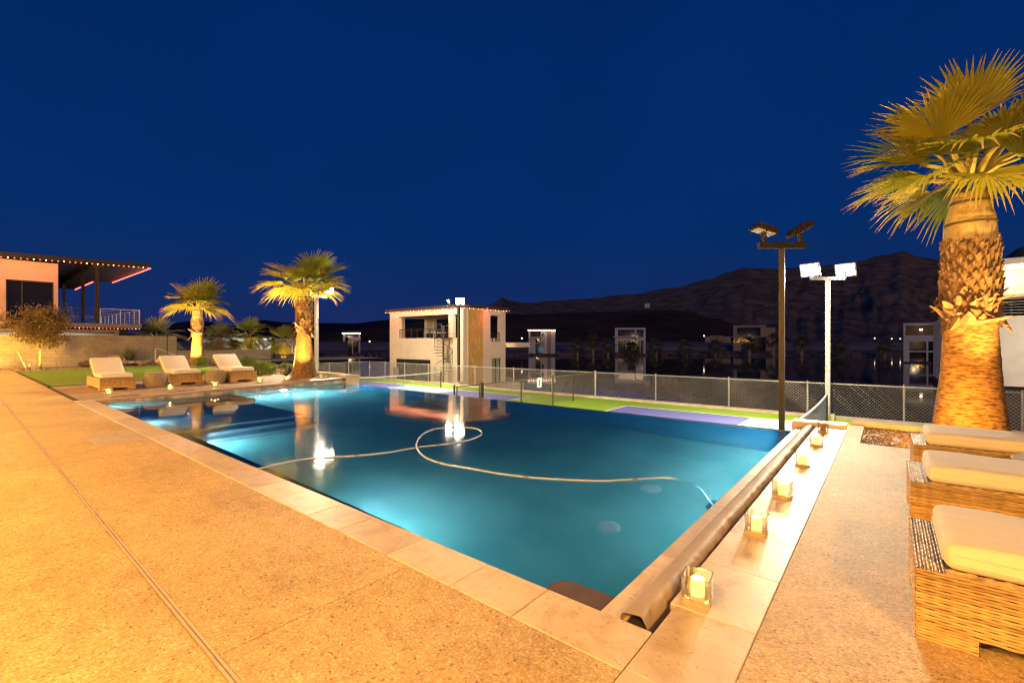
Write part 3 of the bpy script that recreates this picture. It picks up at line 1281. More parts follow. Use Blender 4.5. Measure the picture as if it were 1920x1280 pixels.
# ================================================================== palms
def fan_crown(name, parent, seed, n=30, R_=1.0, pet=.7, z=0.0, segs=30, m=None, up=78, down=-22, thick=1.0, st=5, pm=None, droop=.30, skip=None, shr=0.0):
    rr = random.Random(seed)
    b, p = MB(), MB()
    for i in range(n):
        u = i / max(1, n - 1)
        az = i * 2.39996 + rr.uniform(-.2, .2)
        if skip and skip(az, u):
            continue
        el = R(up + (down - up) * u ** .8 + rr.uniform(-6, 6))
        d = Vector((math.cos(az) * math.cos(el), math.sin(az) * math.cos(el), math.sin(el)))
        s = Vector((-math.sin(az), math.cos(az), 0))
        nrm = s.cross(d) * -1
        if nrm.z < 0:
            nrm = -nrm
        L = pet * rr.uniform(.8, 1.15) * (1 - shr * u)
        base = Vector((math.cos(az) * .09 * thick, math.sin(az) * .09 * thick, z - .18 * u))
        hub = base + d * L - Vector((0, 0, .10 * L * u))
        mid = (base + hub) / 2 + nrm * .04
        p.path([base, mid, hub], .02, 5, rs=[.030 * thick, .019 * thick, .012 * thick])
        tone = rr.random()
        b.settone(tone)
        drk = .35 + 1.1 * u
        RR = R_ * rr.uniform(.85, 1.12) * (1 - .25 * shr * u)
        spread = R(rr.uniform(78, 100))
        # the blade tips back a little from the petiole and folds along its rib
        bend = R(-14 - 16 * u + rr.uniform(-8, 8))
        d2 = (d * math.cos(bend) + nrm * math.sin(bend)).normalized()
        n2 = s.cross(d2) * -1
        if n2.z < 0 and u < .6:
            n2 = -n2
        vee = R(rr.uniform(8, 26))
        for k in range(segs):
            th = -spread + 2 * spread * (k + .5) / segs + rr.uniform(-.012, .012)
            dv = (d2 * math.cos(th) + (s * math.cos(vee) + n2 * math.sin(vee) * (1 if True else 0)) * math.sin(th) * (1 if th > 0 else 1)).normalized()
            if th < 0:
                dv = (d2 * math.cos(th) + (s * math.cos(vee) - n2 * math.sin(vee)) * math.sin(th)).normalized()
            ln = RR * (1.0 - .32 * (abs(th) / spread) ** 1.6) * rr.uniform(.93, 1.06)
            wd = 2 * spread / segs
            side = (d2 * -math.sin(th) + s * math.cos(th)).normalized()
            up_ = side.cross(dv)
            if up_.dot(n2) < 0:
                up_ = -up_
            prev = None
            dr = droop * rr.uniform(.4, 1.5) * drk
            bendw = rr.uniform(-.10, .10)
            for q in range(st + 1):
                t = q / st
                rad = ln * t
                if t < .62:
                    hw = rad * wd * .5 * .98 + .002
                else:
                    hw = (ln * .62 * wd * .5) * max(.06, (1 - t) / .38)
                c = hub + dv * (rad + .01) + Vector((0, 0, -1)) * (dr * ln * max(0, t - .45) ** 1.8 * 1.9) + side * (bendw * max(0, t - .6) * ln)
                fold = hw * .55
                a_ = b.vert(c - side * hw, t)
                c_ = b.vert(c + up_ * fold, t)
                e_ = b.vert(c + side * hw, t)
                if prev:
                    b.f.append([prev[0], a_, c_, prev[1]])
                    b.f.append([prev[1], c_, e_, prev[2]])
                prev = (a_, c_, e_)
    cr = b.build(name, m or M_frond, parent)
    if p.v:
        p.build('frond_stalks', pm or M_petiole, cr)
    return cr


def leaf_scales(b, rfun, z0, z1, rows, per, seed, size=.11, out=.35, ragged=False):
    """overlapping dry leaf bases set in spirals on the trunk; every one a small bent shield"""
    rr = random.Random(seed)
    for j in range(rows):
        z = z0 + (z1 - z0) * (j + .5) / rows
        for k in range(per):
            az = 2 * PI * (k + .5 * (j % 2)) / per + rr.uniform(-.06, .06)
            b.settone(rr.random())
            r = rfun(z)
            rad = Vector((math.cos(az), math.sin(az), 0))
            tan = Vector((-math.sin(az), math.cos(az), 0))
            sz = size * rr.uniform(.85, 1.25) * (rr.choice((.7, .9, 1.1, 1.4, 1.8)) if ragged else 1)
            o_ = out * (rr.uniform(.5, 2.0) if ragged else rr.uniform(.7, 1.2))
            zz = z + rr.uniform(-.015, .015)
            up = Vector((0, 0, 1)) if not ragged else Vector((0, 0, rr.choice((1, .8, .5, -1.1, -.6, .3))))
            lean = tan * (rr.uniform(-.9, .9) if ragged else rr.uniform(-.12, .12))
            w = sz * .72
            rowsv = []
            for q in range(4):
                t = q / 3
                hw = w * (1 - t ** 1.6 * .85)
                c = rad * (r + .005 + o_ * sz * t ** 1.4) + Vector((0, 0, zz)) + (up + lean) * (sz * 1.25 * (t - .25))
                crv = -.22 * w * (1 - t * .6)
                rowsv.append((b.vert(c - tan * hw + rad * crv), b.vert(c + rad * .018), b.vert(c + tan * hw + rad * crv)))
            for a_, c_ in zip(rowsv, rowsv[1:]):
                b.f.append([a_[0], a_[1], c_[1], c_[0]])
                b.f.append([a_[1], a_[2], c_[2], c_[1]])


def fan_palm(label, loc, prof, boots, wrap, crownz, R_, pet, seed, n=32, segs=30, group=None, scale_n=(9, 13), ragged=(3, 12), loose=True, rz=0, skip=None, up=72, down=2, shr=.15):
    """prof: trunk (z, r) list; boots: (z0, z1); wrap: (z0, z1)"""
    t = thing('palm_tree', label, 'palm tree', loc, rz, group)

    def rf(z):
        for (za, ra), (zb, rb) in zip(prof, prof[1:]):
            if za <= z <= zb:
                w = (z - za) / (zb - za)
                w = w * w * (3 - 2 * w) if False else w
                return ra + (rb - ra) * w
        return prof[-1][1] if z > prof[-1][0] else prof[0][1]
    zt = prof[-1][0]
    b = MB()
    P_ = []
    nz = 150
    for i in range(nz + 1):
        z = zt * i / nz
        P_.append((rf(z), z))

    def ripple(w, z, r):
        a = noise.noise(Vector((math.cos(w) * 2.2, math.sin(w) * 2.2, z * 13 + seed)))
        c = noise.noise(Vector((math.cos(w) * 5, math.sin(w) * 5, z * 45 + seed)))
        e = noise.noise(Vector((math.cos(w) * 1.1, math.sin(w) * 1.1, z * 1.2 + seed)))
        return r * (1 + .018 * a + .02 * c + .045 * e)
    b.lathe(P_, 56, fn=ripple)
    b.build('trunk', M_trunk, t, smooth=True)
    z0, z1 = boots
    b = MB()
    leaf_scales(b, rf, z0 + .1 * (z1 - z0), z1, scale_n[0], scale_n[1], seed + 1, size=(z1 - z0) / scale_n[0] * 1.25, out=.24)
    hk = b.build('leaf_bases', M_boot, t)
    b = MB()
    leaf_scales(b, rf, z0 - .05 * (z1 - z0), z0 + .38 * (z1 - z0), ragged[0], ragged[1], seed + 2, size=(z1 - z0) / scale_n[0] * 1.15, out=.5, ragged=True)
    b.build('ragged_leaf_bases', M_boot, t)
    # burlap sleeve with folds, flaring at its lower hem
    w0, w1 = wrap
    b = MB()
    P_ = []
    for i in range(27):
        q = i / 26
        z = w0 + (w1 - w0) * q
        fl = .10 * max(0, 1 - q * 7) + .05 * max(0, 1 - abs(q - .55) * 9) + .04 * max(0, (q - .9) * 10)
        P_.append((rf(z) * (1.05 + fl), z))

    def folds(w, z, r):
        q = (z - w0) / (w1 - w0)
        a = noise.noise(Vector((math.cos(w) * 2.2, math.sin(w) * 2.2, z * 4 + seed)))
        return r * (1 + .05 * a)

    base = len(b.v)
    b.lathe(P_, 40, fn=folds, cap=False)
    # slanting, uneven hem
    for i in range(base, len(b.v)):
        x, y, z = b.v[i]
        q = (z - w0) / (w1 - w0)
        if q < .3:
            k = (1 - q / .3)
            w = math.atan2(y, x)
            b.v[i] = (x, y, z + k * (w1 - w0) * (.10 * math.sin(w + seed) + .05 * math.sin(3 * w + 1)))
    wr = b.build('burlap_sleeve', M_burlap, t, smooth=True)
    for q in (.42, .82):
        b = MB()
        z = w0 + (w1 - w0) * q
        b.lathe([(rf(z) * 1.10, z - .018), (rf(z) * 1.125, z), (rf(z) * 1.10, z + .018)], 32, fn=folds, cap=False)
        b.build('strap', M_strap, wr, smooth=True)
    fan_crown('crown', t, seed + 5, n, R_, pet, crownz, segs, skip=skip, thick=1.6, up=up, down=down, shr=shr)
    return t


# big palm by the terrace
pl = Vector((.92, 9.15, -.02))
fan_palm('big palm with an orange lit trunk behind the rattan loungers', pl,
         [(0, .42), (.25, .40), (.6, .355), (1.0, .315), (1.5, .29), (1.75, .285), (2.2, .295), (2.6, .275), (3.0, .26), (3.35, .215), (3.55, .17)],
         (1.72, 2.80), (2.78, 3.52), 3.86, 1.02, .64, 21, n=24, segs=34, up=70, down=2, shr=.4, group='palms around the pool', scale_n=(12, 19), ragged=(5, 15))
fan_palm('palm lit gold from below standing at the far pool corner', (at(571, 706, .11).x, 8.25, .09),
         [(0, .43), (.25, .40), (.7, .33), (1.2, .275), (1.7, .235), (1.9, .245), (2.3, .265), (2.75, .245), (3.1, .22), (3.35, .20)],
         (1.75, 2.75), (2.75, 3.28), 3.33, 1.12, .64, 33, n=21, segs=30, up=54, down=10, shr=.2, group='palms around the pool', scale_n=(8, 13), ragged=(3, 12))
p1 = at(370, 684, .15)
fan_palm('palm lit gold from below at the back of the lawn', p1,
         [(0, .38), (.25, .355), (.7, .29), (1.2, .25), (1.7, .235), (2.0, .26), (2.5, .24), (2.9, .215), (3.12, .19)],
         (1.55, 2.4), (2.4, 3.1), 3.20, 1.18, .60, 47, n=22, segs=28, up=66, down=10, shr=.2, group='palms around the pool', scale_n=(7, 12), ragged=(3, 10))


def small_palm(label, loc, h, r, R_, seed, n=18, segs=16, m=None, group=None, bulge=1.25, tm=None):
    t = thing('palm_tree', label, 'palm tree', loc, 0, group)
    b = MB()
    b.lathe([(r * 1.5, 0), (r * 1.1, h * .3), (r, h * .6), (r * bulge, h * .8), (r, h)], 14,
            fn=lambda w, z, q: q * (1 + .12 * noise.noise(Vector((math.cos(w) * 3, math.sin(w) * 3, z * 7 + seed)))))
    b.build('trunk', tm or M_trunk, t, smooth=True)
    fan_crown('crown', t, seed, n, R_, R_ * .55, h, segs, m or M_frond_far, up=80, down=-35, st=4)
    return t


# ================================================================== wicker lounger
def weave(b, origin, u, v, n, wu, wv, pu=.052, pv=.0138, amp=.0035, rr=None):
    """woven strand relief over a wu x wv panel: every strand rounded and passing over and under the stakes"""
    o_, u, v, n = Vector(origin), Vector(u), Vector(v), Vector(n)
    rows = max(1, round(wv / pv))
    pv = wv / rows
    nu = max(4, int(wu / pu * 4))
    rr = rr or random.Random(5)
    for r in range(rows):
        b.settone(rr.random())
        prev = None
        for i in range(nu + 1):
            uu = wu * i / nu
            und = math.cos(PI * uu / pu + PI * (r % 2))
            jit = noise.noise(Vector((uu * 12, r * 3.3, 1.1))) * .0012
            col = []
            for (fv, hz) in ((0.0, -.0042), (.22, .0008), (.5, .0022), (.78, .0008), (1.0, -.0042)):
                col.append(b.vert(o_ + u * uu + v * (pv * (r + fv) + jit) + n * (hz + amp * und)))
            if prev:
                for k in range(4):
                    b.f.append([prev[k], col[k], col[k + 1], prev[k + 1]])
            prev = col


LW, LL, LH = .80, 2.0, .335


def make_lounger(label, loc, rz, group):
    t = thing('sun_lounger', label, 'sun lounger', loc, rz, group)
    b = MB()
    b.box(.012, LL - .012, .012, LW - .012, .075, LH - .012)
    core = b.build('core', M_wicker_in, t)
    b = MB()
    X, Y, Z = Vector((1, 0, 0)), Vector((0, 1, 0)), Vector((0, 0, 1))
    zb = .068
    weave(b, (0, LW, zb), -Y, Z, -X, LW, LH - zb)
    weave(b, (0, 0, zb), X, Z, -Y, LL, LH - zb)
    weave(b, (LL, LW, zb), -X, Z, Y, LL, LH - zb)
    weave(b, (LL, 0, zb), Y, Z, X, LW, LH - zb)
    b.build('woven_frame', M_wicker, t, smooth=True)
    b = MB()
    # top border: strands laid across
    for (o_, u, v, wu, wv) in (((0, 0, LH), Y, X, LW, .105), ((.105, 0, LH), X, Y, LL - .105, .075), ((.105, LW - .075, LH), X, Y, LL - .105, .075)):
        weave(b, o_, u, v, Z, wu, wv, .03, .0125, .003)
    b.build('woven_rim', mat_rim, t, smooth=True)
    for (x0, y0) in ((0, 0), (0, LW - .19), (LL - .21, 0), (LL - .21, LW - .19)):
        b = MB()
        b.box(x0 + .008, x0 + .20, y0 + .008, y0 + .182, 0.0, .0745)
        weave(b, (x0, y0, 0), X, Z, -Y, .21, zb)
        weave(b, (x0 + .21, y0 + .19, 0), -X, Z, Y, .21, zb)
        weave(b, (x0, y0 + .19, 0), -Y, Z, -X, .19, zb)
        weave(b, (x0 + .21, y0, 0), Y, Z, X, .19, zb)
        b.build('leg', M_wicker, t, smooth=True)
    hx = 1.16
    bm = bmesh.new()
    bmesh.ops.create_cube(bm, size=1)
    for v in bm.verts:
        v.co = Vector(((v.co.x + .5) * (hx - .10) + .10, (v.co.y + .5) * (LW - .07) + .035, (v.co.z + .5) * .125 + LH + .004))
    bmesh.ops.bevel(bm, geom=list(bm.edges), offset=.045, segments=4, affect='EDGES', profile=.5)
    bmesh.ops.subdivide_edges(bm, edges=[e for e in bm.edges if e.calc_length() > .25], cuts=9, use_grid_fill=True)
    for v in bm.verts:
        if v.co.z > LH + .1:
            v.co.z += .010 * noise.noise(Vector((v.co.x * 4, v.co.y * 6, 2))) + .012 * math.sin(PI * min(1, max(0, (v.co.y - .035) / (LW - .07))))
    me = bpy.data.meshes.new('cushion')
    bm.to_mesh(me)
    bm.free()
    me.materials.append(M_cush)
    me.polygons.foreach_set('use_smooth', [True] * len(me.polygons))
    o = bpy.data.objects.new('seat_cushion', me)
    COL.objects.link(o)
    o.parent = t
    o['_o'] = (0, 0, 0)
    b = MB()
    b.path([(.135, .034, LH + .045), (hx - .03, .034, LH + .045)], .005, 6)
    b.path([(.099, .07, LH + .045), (.099, LW - .07, LH + .045)], .005, 6)
    b.path([(.135, .034, LH + .084), (hx - .03, .034, LH + .084)], .005, 6)
    b.build('piping', M_cush, o)
    # raised back
    ang = R(33)
    L = .82
    bm = bmesh.new()
    bmesh.ops.create_cube(bm, size=1)
    for v in bm.verts:
        p = Vector(((v.co.x + .5) * L, (v.co.y + .5) * (LW - .07) + .035, (v.co.z + .5) * .12))
        v.co = Vector((hx + .01 + p.x * math.cos(ang) - p.z * math.sin(ang), p.y, LH + .03 + p.x * math.sin(ang) + p.z * math.cos(ang)))
    bmesh.ops.bevel(bm, geom=list(bm.edges), offset=.04, segments=4, affect='EDGES', profile=.5)
    me = bpy.data.meshes.new('cushion')
    bm.to_mesh(me)
    bm.free()
    me.materials.append(M_cush)
    me.polygons.foreach_set('use_smooth', [True] * len(me.polygons))
    o = bpy.data.objects.new('back_cushion', me)
    COL.objects.link(o)
    o.parent = t
    o['_o'] = (0, 0, 0)
    b = MB()
    b.obox((hx + .02 + L / 2 * math.cos(ang), LW / 2, LH + .015 + L / 2 * math.sin(ang)), (math.cos(ang), 0, math.sin(ang)), (0, 1, 0),
           (-math.sin(ang), 0, math.cos(ang)), L / 2, LW / 2 - .03, .018)
    b.build('backrest', M_wicker, t)
    return t


mat_rim = mat('woven_rim_rattan', (.60, .46, .28), (.24, .15, .08), 20, 0.42, tone=.6, detail=4)
lg = 'rattan sun loungers with ivory cushions'
proto = make_lounger('rattan sun lounger at the front of the row of three on the terrace', (.108, 2.885, 0), 0, lg)
dup(proto, (.143, 4.64, 0), 0, 'rattan sun lounger in the middle of the row on the terrace')
dup(proto, (.22, 6.33, 0), 0, 'rattan sun lounger nearest the big palm and its gravel bed')
for (px, py, ya, lab) in ((187, 733, 2.63, 'rattan sun lounger with raised back beside the lawn, left of the first woven stool'),
                          (325.6, 722.5, 4.25, 'rattan sun lounger with raised back between the two woven stools'),
                          (433.4, 716.5, 5.83, 'rattan sun lounger with raised back closest to the poolside palm')):
    z = zd(ya + .4)
    c = at(px, py, z)
    dup(proto, (c.x, c.y + LW, z), PI, lab)

# woven stools
def make_stool(label, loc, group):
    t = thing('woven_stool', label, 'stool', loc, 0, group)
    b = MB()
    prof = []
    for i in range(46):
        q = i / 45
        r = .21 + .10 * math.sin(PI * (.12 + .76 * q))
        r += .003 * math.cos(i * PI)
        prof.append((r, .01 + .40 * q))
    b.lathe(prof, 40, fn=lambda w, z, r: r * (1 + .018 * math.cos(20 * w + (PI if int(z / .018) % 2 else 0))))
    b.build('woven_body', M_stool, t, smooth=True, angle=50)
    b = MB()
    b.lathe([(.262, .405), (.27, .415), (.262, .43), (.0, .433)], 32, cap=False)
    b.build('top', M_stool, t, smooth=True, angle=40)
    return t


s0 = make_stool('round woven stool between the first and second lounger by the lawn', (-17.35, 3.92, zd(3.92)), 'round woven stools')
dup(s0, (-17.05, 5.45, zd(5.45)), 0, 'round woven stool right of the middle lounger by the lawn')
dup(s0, (1.12, 5.92, 0), 0, 'round woven stool between two loungers on the near terrace', scale=(1, 1, .92))

# ================================================================== candles in square glass holders
def rsq(s, r, n=5):
    pts = []
    for cx, cy, a0 in ((s - r, s - r, 0), (-s + r, s - r, 90), (-s + r, -s + r, 180), (s - r, -s + r, 270)):
        for k in range(n):
            a = R(a0 + 90 * k / (n - 1))
            pts.append((cx + r * math.cos(a), cy + r * math.sin(a)))
    return pts


def make_candle(label, loc, lit, h=.165, s=.068, rz=0.0, ch=.10, group='candles in square glass holders'):
    t = thing('candle_holder', label, 'candle holder', loc, rz, group)
    b = MB()
    outer, inner = rsq(s, .022), rsq(s - .007, .017)
    n = len(outer)
    z0 = .004
    O0 = [b.vert((*p, z0)) for p in outer]
    O1 = [b.vert((*p, h)) for p in outer]
    I0 = [b.vert((*p, .024)) for p in inner]
    I1 = [b.vert((*p, h)) for p in inner]
    for i in range(n):
        j = (i + 1) % n
        b.f.append([O0[i], O0[j], O1[j], O1[i]])
        b.f.append([I0[j], I0[i], I1[i], I1[j]])
        b.f.append([O1[i], O1[j], I1[j], I1[i]])
    b.f.append(I0)
    b.build('glass', M_glass, t, smooth=True, angle=50)
    b = MB()
    b.prism(rsq(s - .001, .021), 0.001, .022)
    b.build('glass_base', M_glassbase, t)
    b = MB()
    r = .036
    b.lathe([(r, .025), (r, .025 + ch), (r * .9, .025 + ch + .004), (r * .3, .022 + ch), (.002, .021 + ch)], 20)
    c = b.build('candle', M_wax_lit if lit else M_wax_off, t, smooth=True, angle=40)
    b = MB()
    b.tube((0, 0, .02 + ch), (.003, 0, .045 + ch), .0018, n=5)
    b.build('wick', M_wick, c)
    return t


def flame(o, w=1.3):
    v = o.location
    lamp('candle_flame', 'POINT', (v.x, v.y, v.z + .135), w, (1.0, .60, .2), .012)


cl = make_candle('lit candle in a square glass holder on the travertine, nearest the camera', (-.795, 2.565, .003), True, h=.138, s=.074, rz=R(8), ch=.085)
flame(cl)
for (px, py, lab, rz) in ((1417, 1000, 'lit candle in a square glass holder on the travertine, second from the camera', 3),
                          (1466, 932, 'lit candle in a square glass holder on the travertine, third from the camera', -5),
                          (1505, 873, 'lit candle in a square glass holder on the travertine, fourth from the camera', 4),
                          (1530, 836, 'lit candle in a square glass holder on the travertine, beside the unlit one', -3)):
    c = at(px, py, .004)
    flame(dup(cl, (c.x, c.y + .03, .004), R(rz), lab))
c = at(1542.5, 811, .004)
make_candle('unlit brown candle in a square glass holder near the end of the pool cover', (c.x, c.y + .05, .004), False, rz=R(5), s=.072, h=.18)
for (px, py, lab) in ((204, 739, 'lit candle on the far pool rim in front of the lounger beside the lawn'),
                      (319, 730.5, 'lit candle on the far pool rim in front of the middle lounger'),
                      (403, 724.5, 'lit candle on the far pool rim in front of the lounger closest to the palm'),
                      (487, 717, 'lit candle on the far pool rim beside the dark green shrub'),
                      (538, 712.5, 'lit candle on the far pool rim at the foot of the palm')):
    y = {204: 2.63, 319: 3.95, 403: 5.0, 487: 6.4, 538: 7.35}[px]
    z = zd(y) + .004
    c = at(px, py, z)
    flame(dup(cl, (min(c.x, lx(c.y) - .12), c.y, z), R(rnd.uniform(-20, 20)), lab, scale=(1.25, 1.25, 1.0)), 2.2)
# white pot by the palm
c = at(594, 709.5, .1)
t = thing('white_cup', 'small white cup standing on the pool rim right of the palm', 'cup', (c.x, 8.35, zd(8.35) + .004))
b = MB()
b.lathe([(.055, 0), (.075, .17), (.07, .17), (.05, .02)], 20)
b.build('body', M_tape, t, smooth=True, angle=40)

# planter curbs at the far left corner of the pool
b = MB()
p_ = [at(512, 689, .14), at(592, 698.5, .13)]
b.box(-23.5, -14.95, 9.22, 9.42, -.3, .20)
o = b.build('planter_curb', M_conc)
tag(o, 'low pale curb behind the poolside palm and shrubs', 'curb')
bevel_obj(o, .01, 2)
b = MB()
b.box(-15.42, -14.9, 8.86, 9.2, -1.3, .22)
o = b.build('end_pier', M_conc)
tag(o, 'square pale masonry pier ending the raised pool rim beside the court', 'pier')
bevel_obj(o, .01, 2)

# gravel bed of the big palm
b = MB()
b.box(-.285, 9, 7.95, 9.72, -.25, -.035)
b.build('gravel_bed', M_gravelbed, kind='structure')
rr = random.Random(12)
b = MB()
for i in range(2600):
    x, y = rr.uniform(-.27, 2.6), rr.uniform(7.97, 9.70)
    r = rr.uniform(.008, .02)
    b.settone(rr.random())
    b.ico((x, y, -.035 + r * .4), r, 0 if False else 1, .25, (1, rr.uniform(.7, 1), .6), rr) if r > .017 else b.obox((x, y, -.033 + r * .3), (rr.uniform(-1, 1), 1, rr.uniform(-.3, .3)), (1, rr.uniform(-1, .2), 0), (0, 0, 1), r, r * .7, r * .45)
o = b.build('gravel', mat('gravel_pebble', (.40, .29, .17), (.2, .12, .06), 30, .8, tone=.5), kind='stuff')
o['label'] = 'loose brown gravel around the big palm'
b = MB()
b.box(-.48, 9, 9.72, 9.95, -1.3, .045)
o = b.build('bed_curb', M_conc)
tag(o, 'long pale curb at the back of the gravel bed', 'curb')
bevel_obj(o, .008, 2)
b = MB()
b.box(-.5, 9, 9.3, 9.7, -1.32, -.26)
b.build('retaining_wall', M_conc, kind='structure')


# spot lights
def spot_fixture(label, loc, aim, r=.07, L=.2, lit=True):
    t = thing('spot_light', label, 'spot light', loc, 0, 'garden spot lights')
    d = (Vector(aim) - Vector(loc)).normalized()
    b = MB()
    c = Vector((0, 0, .16))
    b.tube((0, 0, 0), (0, 0, .14), .012, n=8)
    b.build('stake', M_black, t)
    b = MB()
    b.tube(c - d * L * .5, c + d * L * .5, r * .92, r, n=16)
    h = b.build('housing', M_steel_d, t)
    b = MB()
    b.tube(c + d * L * .5, c + d * (L * .5 + .004), r * .85, n=16)
    b.build('lens', M_downl if lit else M_win, h)
    return t


WARM_UP = (1.0, .56, .14)
c = Vector((at(543, 704, .1).x, 8.1, .10))
spot_fixture('dark barrel spot light aimed at the poolside palm', (-17.55, 8.0, zd(8)), (-16.9, 8.6, 1.2), .1, .3, False)
lamp('palm_lamp', 'SPOT', (-17.25, 7.9, .35), 1900, WARM_UP, .05, (-16.65, 8.25, 1.9), 100, .6)
lamp('palm_lamp', 'SPOT', (-15.75, 7.5, .25), 1100, WARM_UP, .05, (-16.6, 8.25, 2.4), 80, .6)
spot_fixture('small spot light at the foot of the palm behind the lawn', p1 + Vector((1.0, -.9, 0)), p1 + Vector((0, 0, 2)), .05, .14)
lamp('palm_lamp', 'SPOT', p1 + Vector((1.1, -1.0, .25)), 2200, WARM_UP, .05, p1 + Vector((0, 0, 2.2)), 95, .6)
spot_fixture('small spot light in the gravel in front of the big palm', (.55, 7.62, 0), (.9, 9.1, 1.4), .04, .1)
lamp('palm_lamp', 'SPOT', (.55, 7.72, .22), 360, (1.0, .42, .06), .04, (.80, 9.15, 1.1), 165, 1.0)
lamp('palm_lamp', 'SPOT', (1.25, 8.0, .25), 1200, (1.0, .58, .12), .04, (.85, 9.0, 3.9), 62, .7)

# ================================================================== left garden
def leafy(b, c, rad, n, rr, size, flat=.8, hollow=.25, spiky=0.0):
    for i in range(n):
        while True:
            p = Vector((rr.uniform(-1, 1), rr.uniform(-1, 1), rr.uniform(-1, 1)))
            if hollow < p.length < 1:
                break
        k = 1 + .35 * noise.noise(p * 1.9 + Vector(c))
        q = Vector((c[0] + p.x * rad[0] * k, c[1] + p.y * rad[1] * k, c[2] + p.z * rad[2] * k))
        if noise.noise(q * (1.6 / max(rad[0], .3))) < -.28:
            continue
        b.settone(rr.random())
        u = Vector((rr.uniform(-1, 1), rr.uniform(-1, 1), rr.uniform(-1, 1))).normalized()
        v = u.orthogonal().normalized()
        s = size * rr.uniform(.6, 1.3)
        b.face([q - u * s, q + v * s * .45, q + u * s, q - v * s * .45], a=[0, .4, .7, .4])


def bush(name, label, loc, r, n, seed, m, size=.035, squash=.75, group=None, cat='shrub'):
    rr = random.Random(seed)
    t = thing(name, label, cat, loc, 0, group)
    b = MB()
    leafy(b, (0, 0, r * squash * .9), (r, r, r * squash), n, rr, size)
    b.build('foliage', m, t)
    b = MB()
    for k in range(9):
        a = rr.uniform(0, 2 * PI)
        b.path([(0, 0, 0), (math.cos(a) * r * .3, math.sin(a) * r * .3, r * .5), (math.cos(a) * r * .6, math.sin(a) * r * .6, r * squash * 1.4)], .008, 4)
    b.build('stems', M_bark, t)
    return t


def rosette(label, loc, n, L, w, seed, cat='agave', m=None, name='agave_plant'):
    rr = random.Random(seed)
    t = thing(name, label, cat, loc)
    b = MB()
    for i in range(n):
        az = i * 2.39996
        el = R(8 + 78 * (1 - i / n) + rr.uniform(-6, 6))
        d = Vector((math.cos(az) * math.cos(el), math.sin(az) * math.cos(el), math.sin(el)))
        s = Vector((-math.sin(az), math.cos(az), 0))
        b.settone(rr.random())
        ln = L * rr.uniform(.75, 1.1)
        prev = None
        for q in range(5):
            tt = q / 4
            hw = w * (1 - tt ** 1.5) * (.7 + .6 * min(1, tt * 3)) + .001
            c = d * ln * tt + Vector((0, 0, -.12 * ln * tt * tt + .02))
            a_, c_, e_ = b.vert(c - s * hw, tt), b.vert(c - Vector((0, 0, hw * .5)), tt), b.vert(c + s * hw, tt)
            if prev:
                b.f.append([prev[0], a_, c_, prev[1]])
                b.f.append([prev[1], c_, e_, prev[2]])
            prev = (a_, c_, e_)
    b.build('leaves', m or M_agave, t)
    b = MB()
    b.lathe([(.08, -.02), (.07, .06), (.03, .12)], 10)
    b.build('heart', m or M_agave, t)
    return t


gz = .17
rosette('spiky agave in front of the block wall', on_x(243, 674, -35.6).xy.to_3d() + Vector((0, 0, gz)), 60, 1.15, .045, 3)
sh = 'low shrubs beside the loungers'
bush('garden_shrub', 'yellowish shrub at the foot of the palm behind the lawn', at(379, 687, .15), .36, 800, 5, M_leaf, .05, .7, sh)
bush('garden_shrub', 'wispy shrub against the low wall above the last lounger', at(434, 688, .15) + Vector((-1.5, .4, 0)), .45, 500, 6, M_leaf, .05, .8, sh)
bush('garden_shrub', 'bright yellow-green shrub right of the last lounger back', at(466, 693, .13), .40, 1000, 7, M_leaf, .05, .75, sh)
bush('garden_shrub', 'dark green shrub between the last lounger and the poolside palm', at(493, 702, .12), .47, 1900, 8, M_leaf, .045, .62, sh)
bush('garden_shrub', 'small yellow shrub behind the barrel spot light', at(548, 700, .12) + Vector((-1.2, .3, 0)), .3, 500, 9, M_leaf, .04, .75, sh)


def boulder(label, loc, r, sq, m, seed, name='boulder'):
    b = MB()
    rr = random.Random(seed)
    bm = bmesh.new()
    bmesh.ops.create_icosphere(bm, subdivisions=4, radius=1)
    base = len(b.v)
    for v in bm.verts:
        p = v.co.copy()
        k = 1 + .30 * noise.noise(p * 1.1 + Vector((seed, 0, 0))) + .12 * noise.noise(p * 3.1 + Vector((0, seed, 0))) + .05 * noise.noise(p * 8)
        k = min(k, 1.08)
        b.vert((p.x * r * sq[0] * k, p.y * r * sq[1] * k, p.z * r * sq[2] * k + r * sq[2] * .55))
    for f in bm.faces:
        b.f.append([base + v.index for v in f.verts])
    bm.free()
    o = b.build(name, m, smooth=True, angle=32)
    o.location = loc
    tag(o, label, 'boulder')
    return o


boulder('big tan boulder left of the agave', on_x(216, 682, -34.6), .50, (1, 1.0, .66), M_rock_t, 3)
boulder('low dark boulder lying left of the tan one', on_x(176, 685, -34.2), .58, (.8, 1.1, .34), M_rock_d, 8)
boulder('white boulder behind the middle lounger', on_x(308, 680, -33.0), .36, (1, 1.15, .7), M_rock_w, 13)
rr = random.Random(31)
b = MB()
for i in range(420):
    c = at(rr.uniform(222, 282), 684, .15)
    x = -34.6 + rr.uniform(-1.2, 1.6)
    c = on_x(rr.uniform(224, 284), 680, x)
    b.settone(rr.random())
    b.ico((x, c.y, .15 + rr.uniform(0, .12)), rr.uniform(.05, .13), 1, .2, (1, 1.2, .7), rr)
o = b.build('river_rocks', mat('river_rock', (.48, .42, .35), (.26, .22, .18), 6, .8, tone=.5), kind='stuff')
o['label'] = 'pile of grey river rocks below the agave'
rr = random.Random(37)
b = MB()
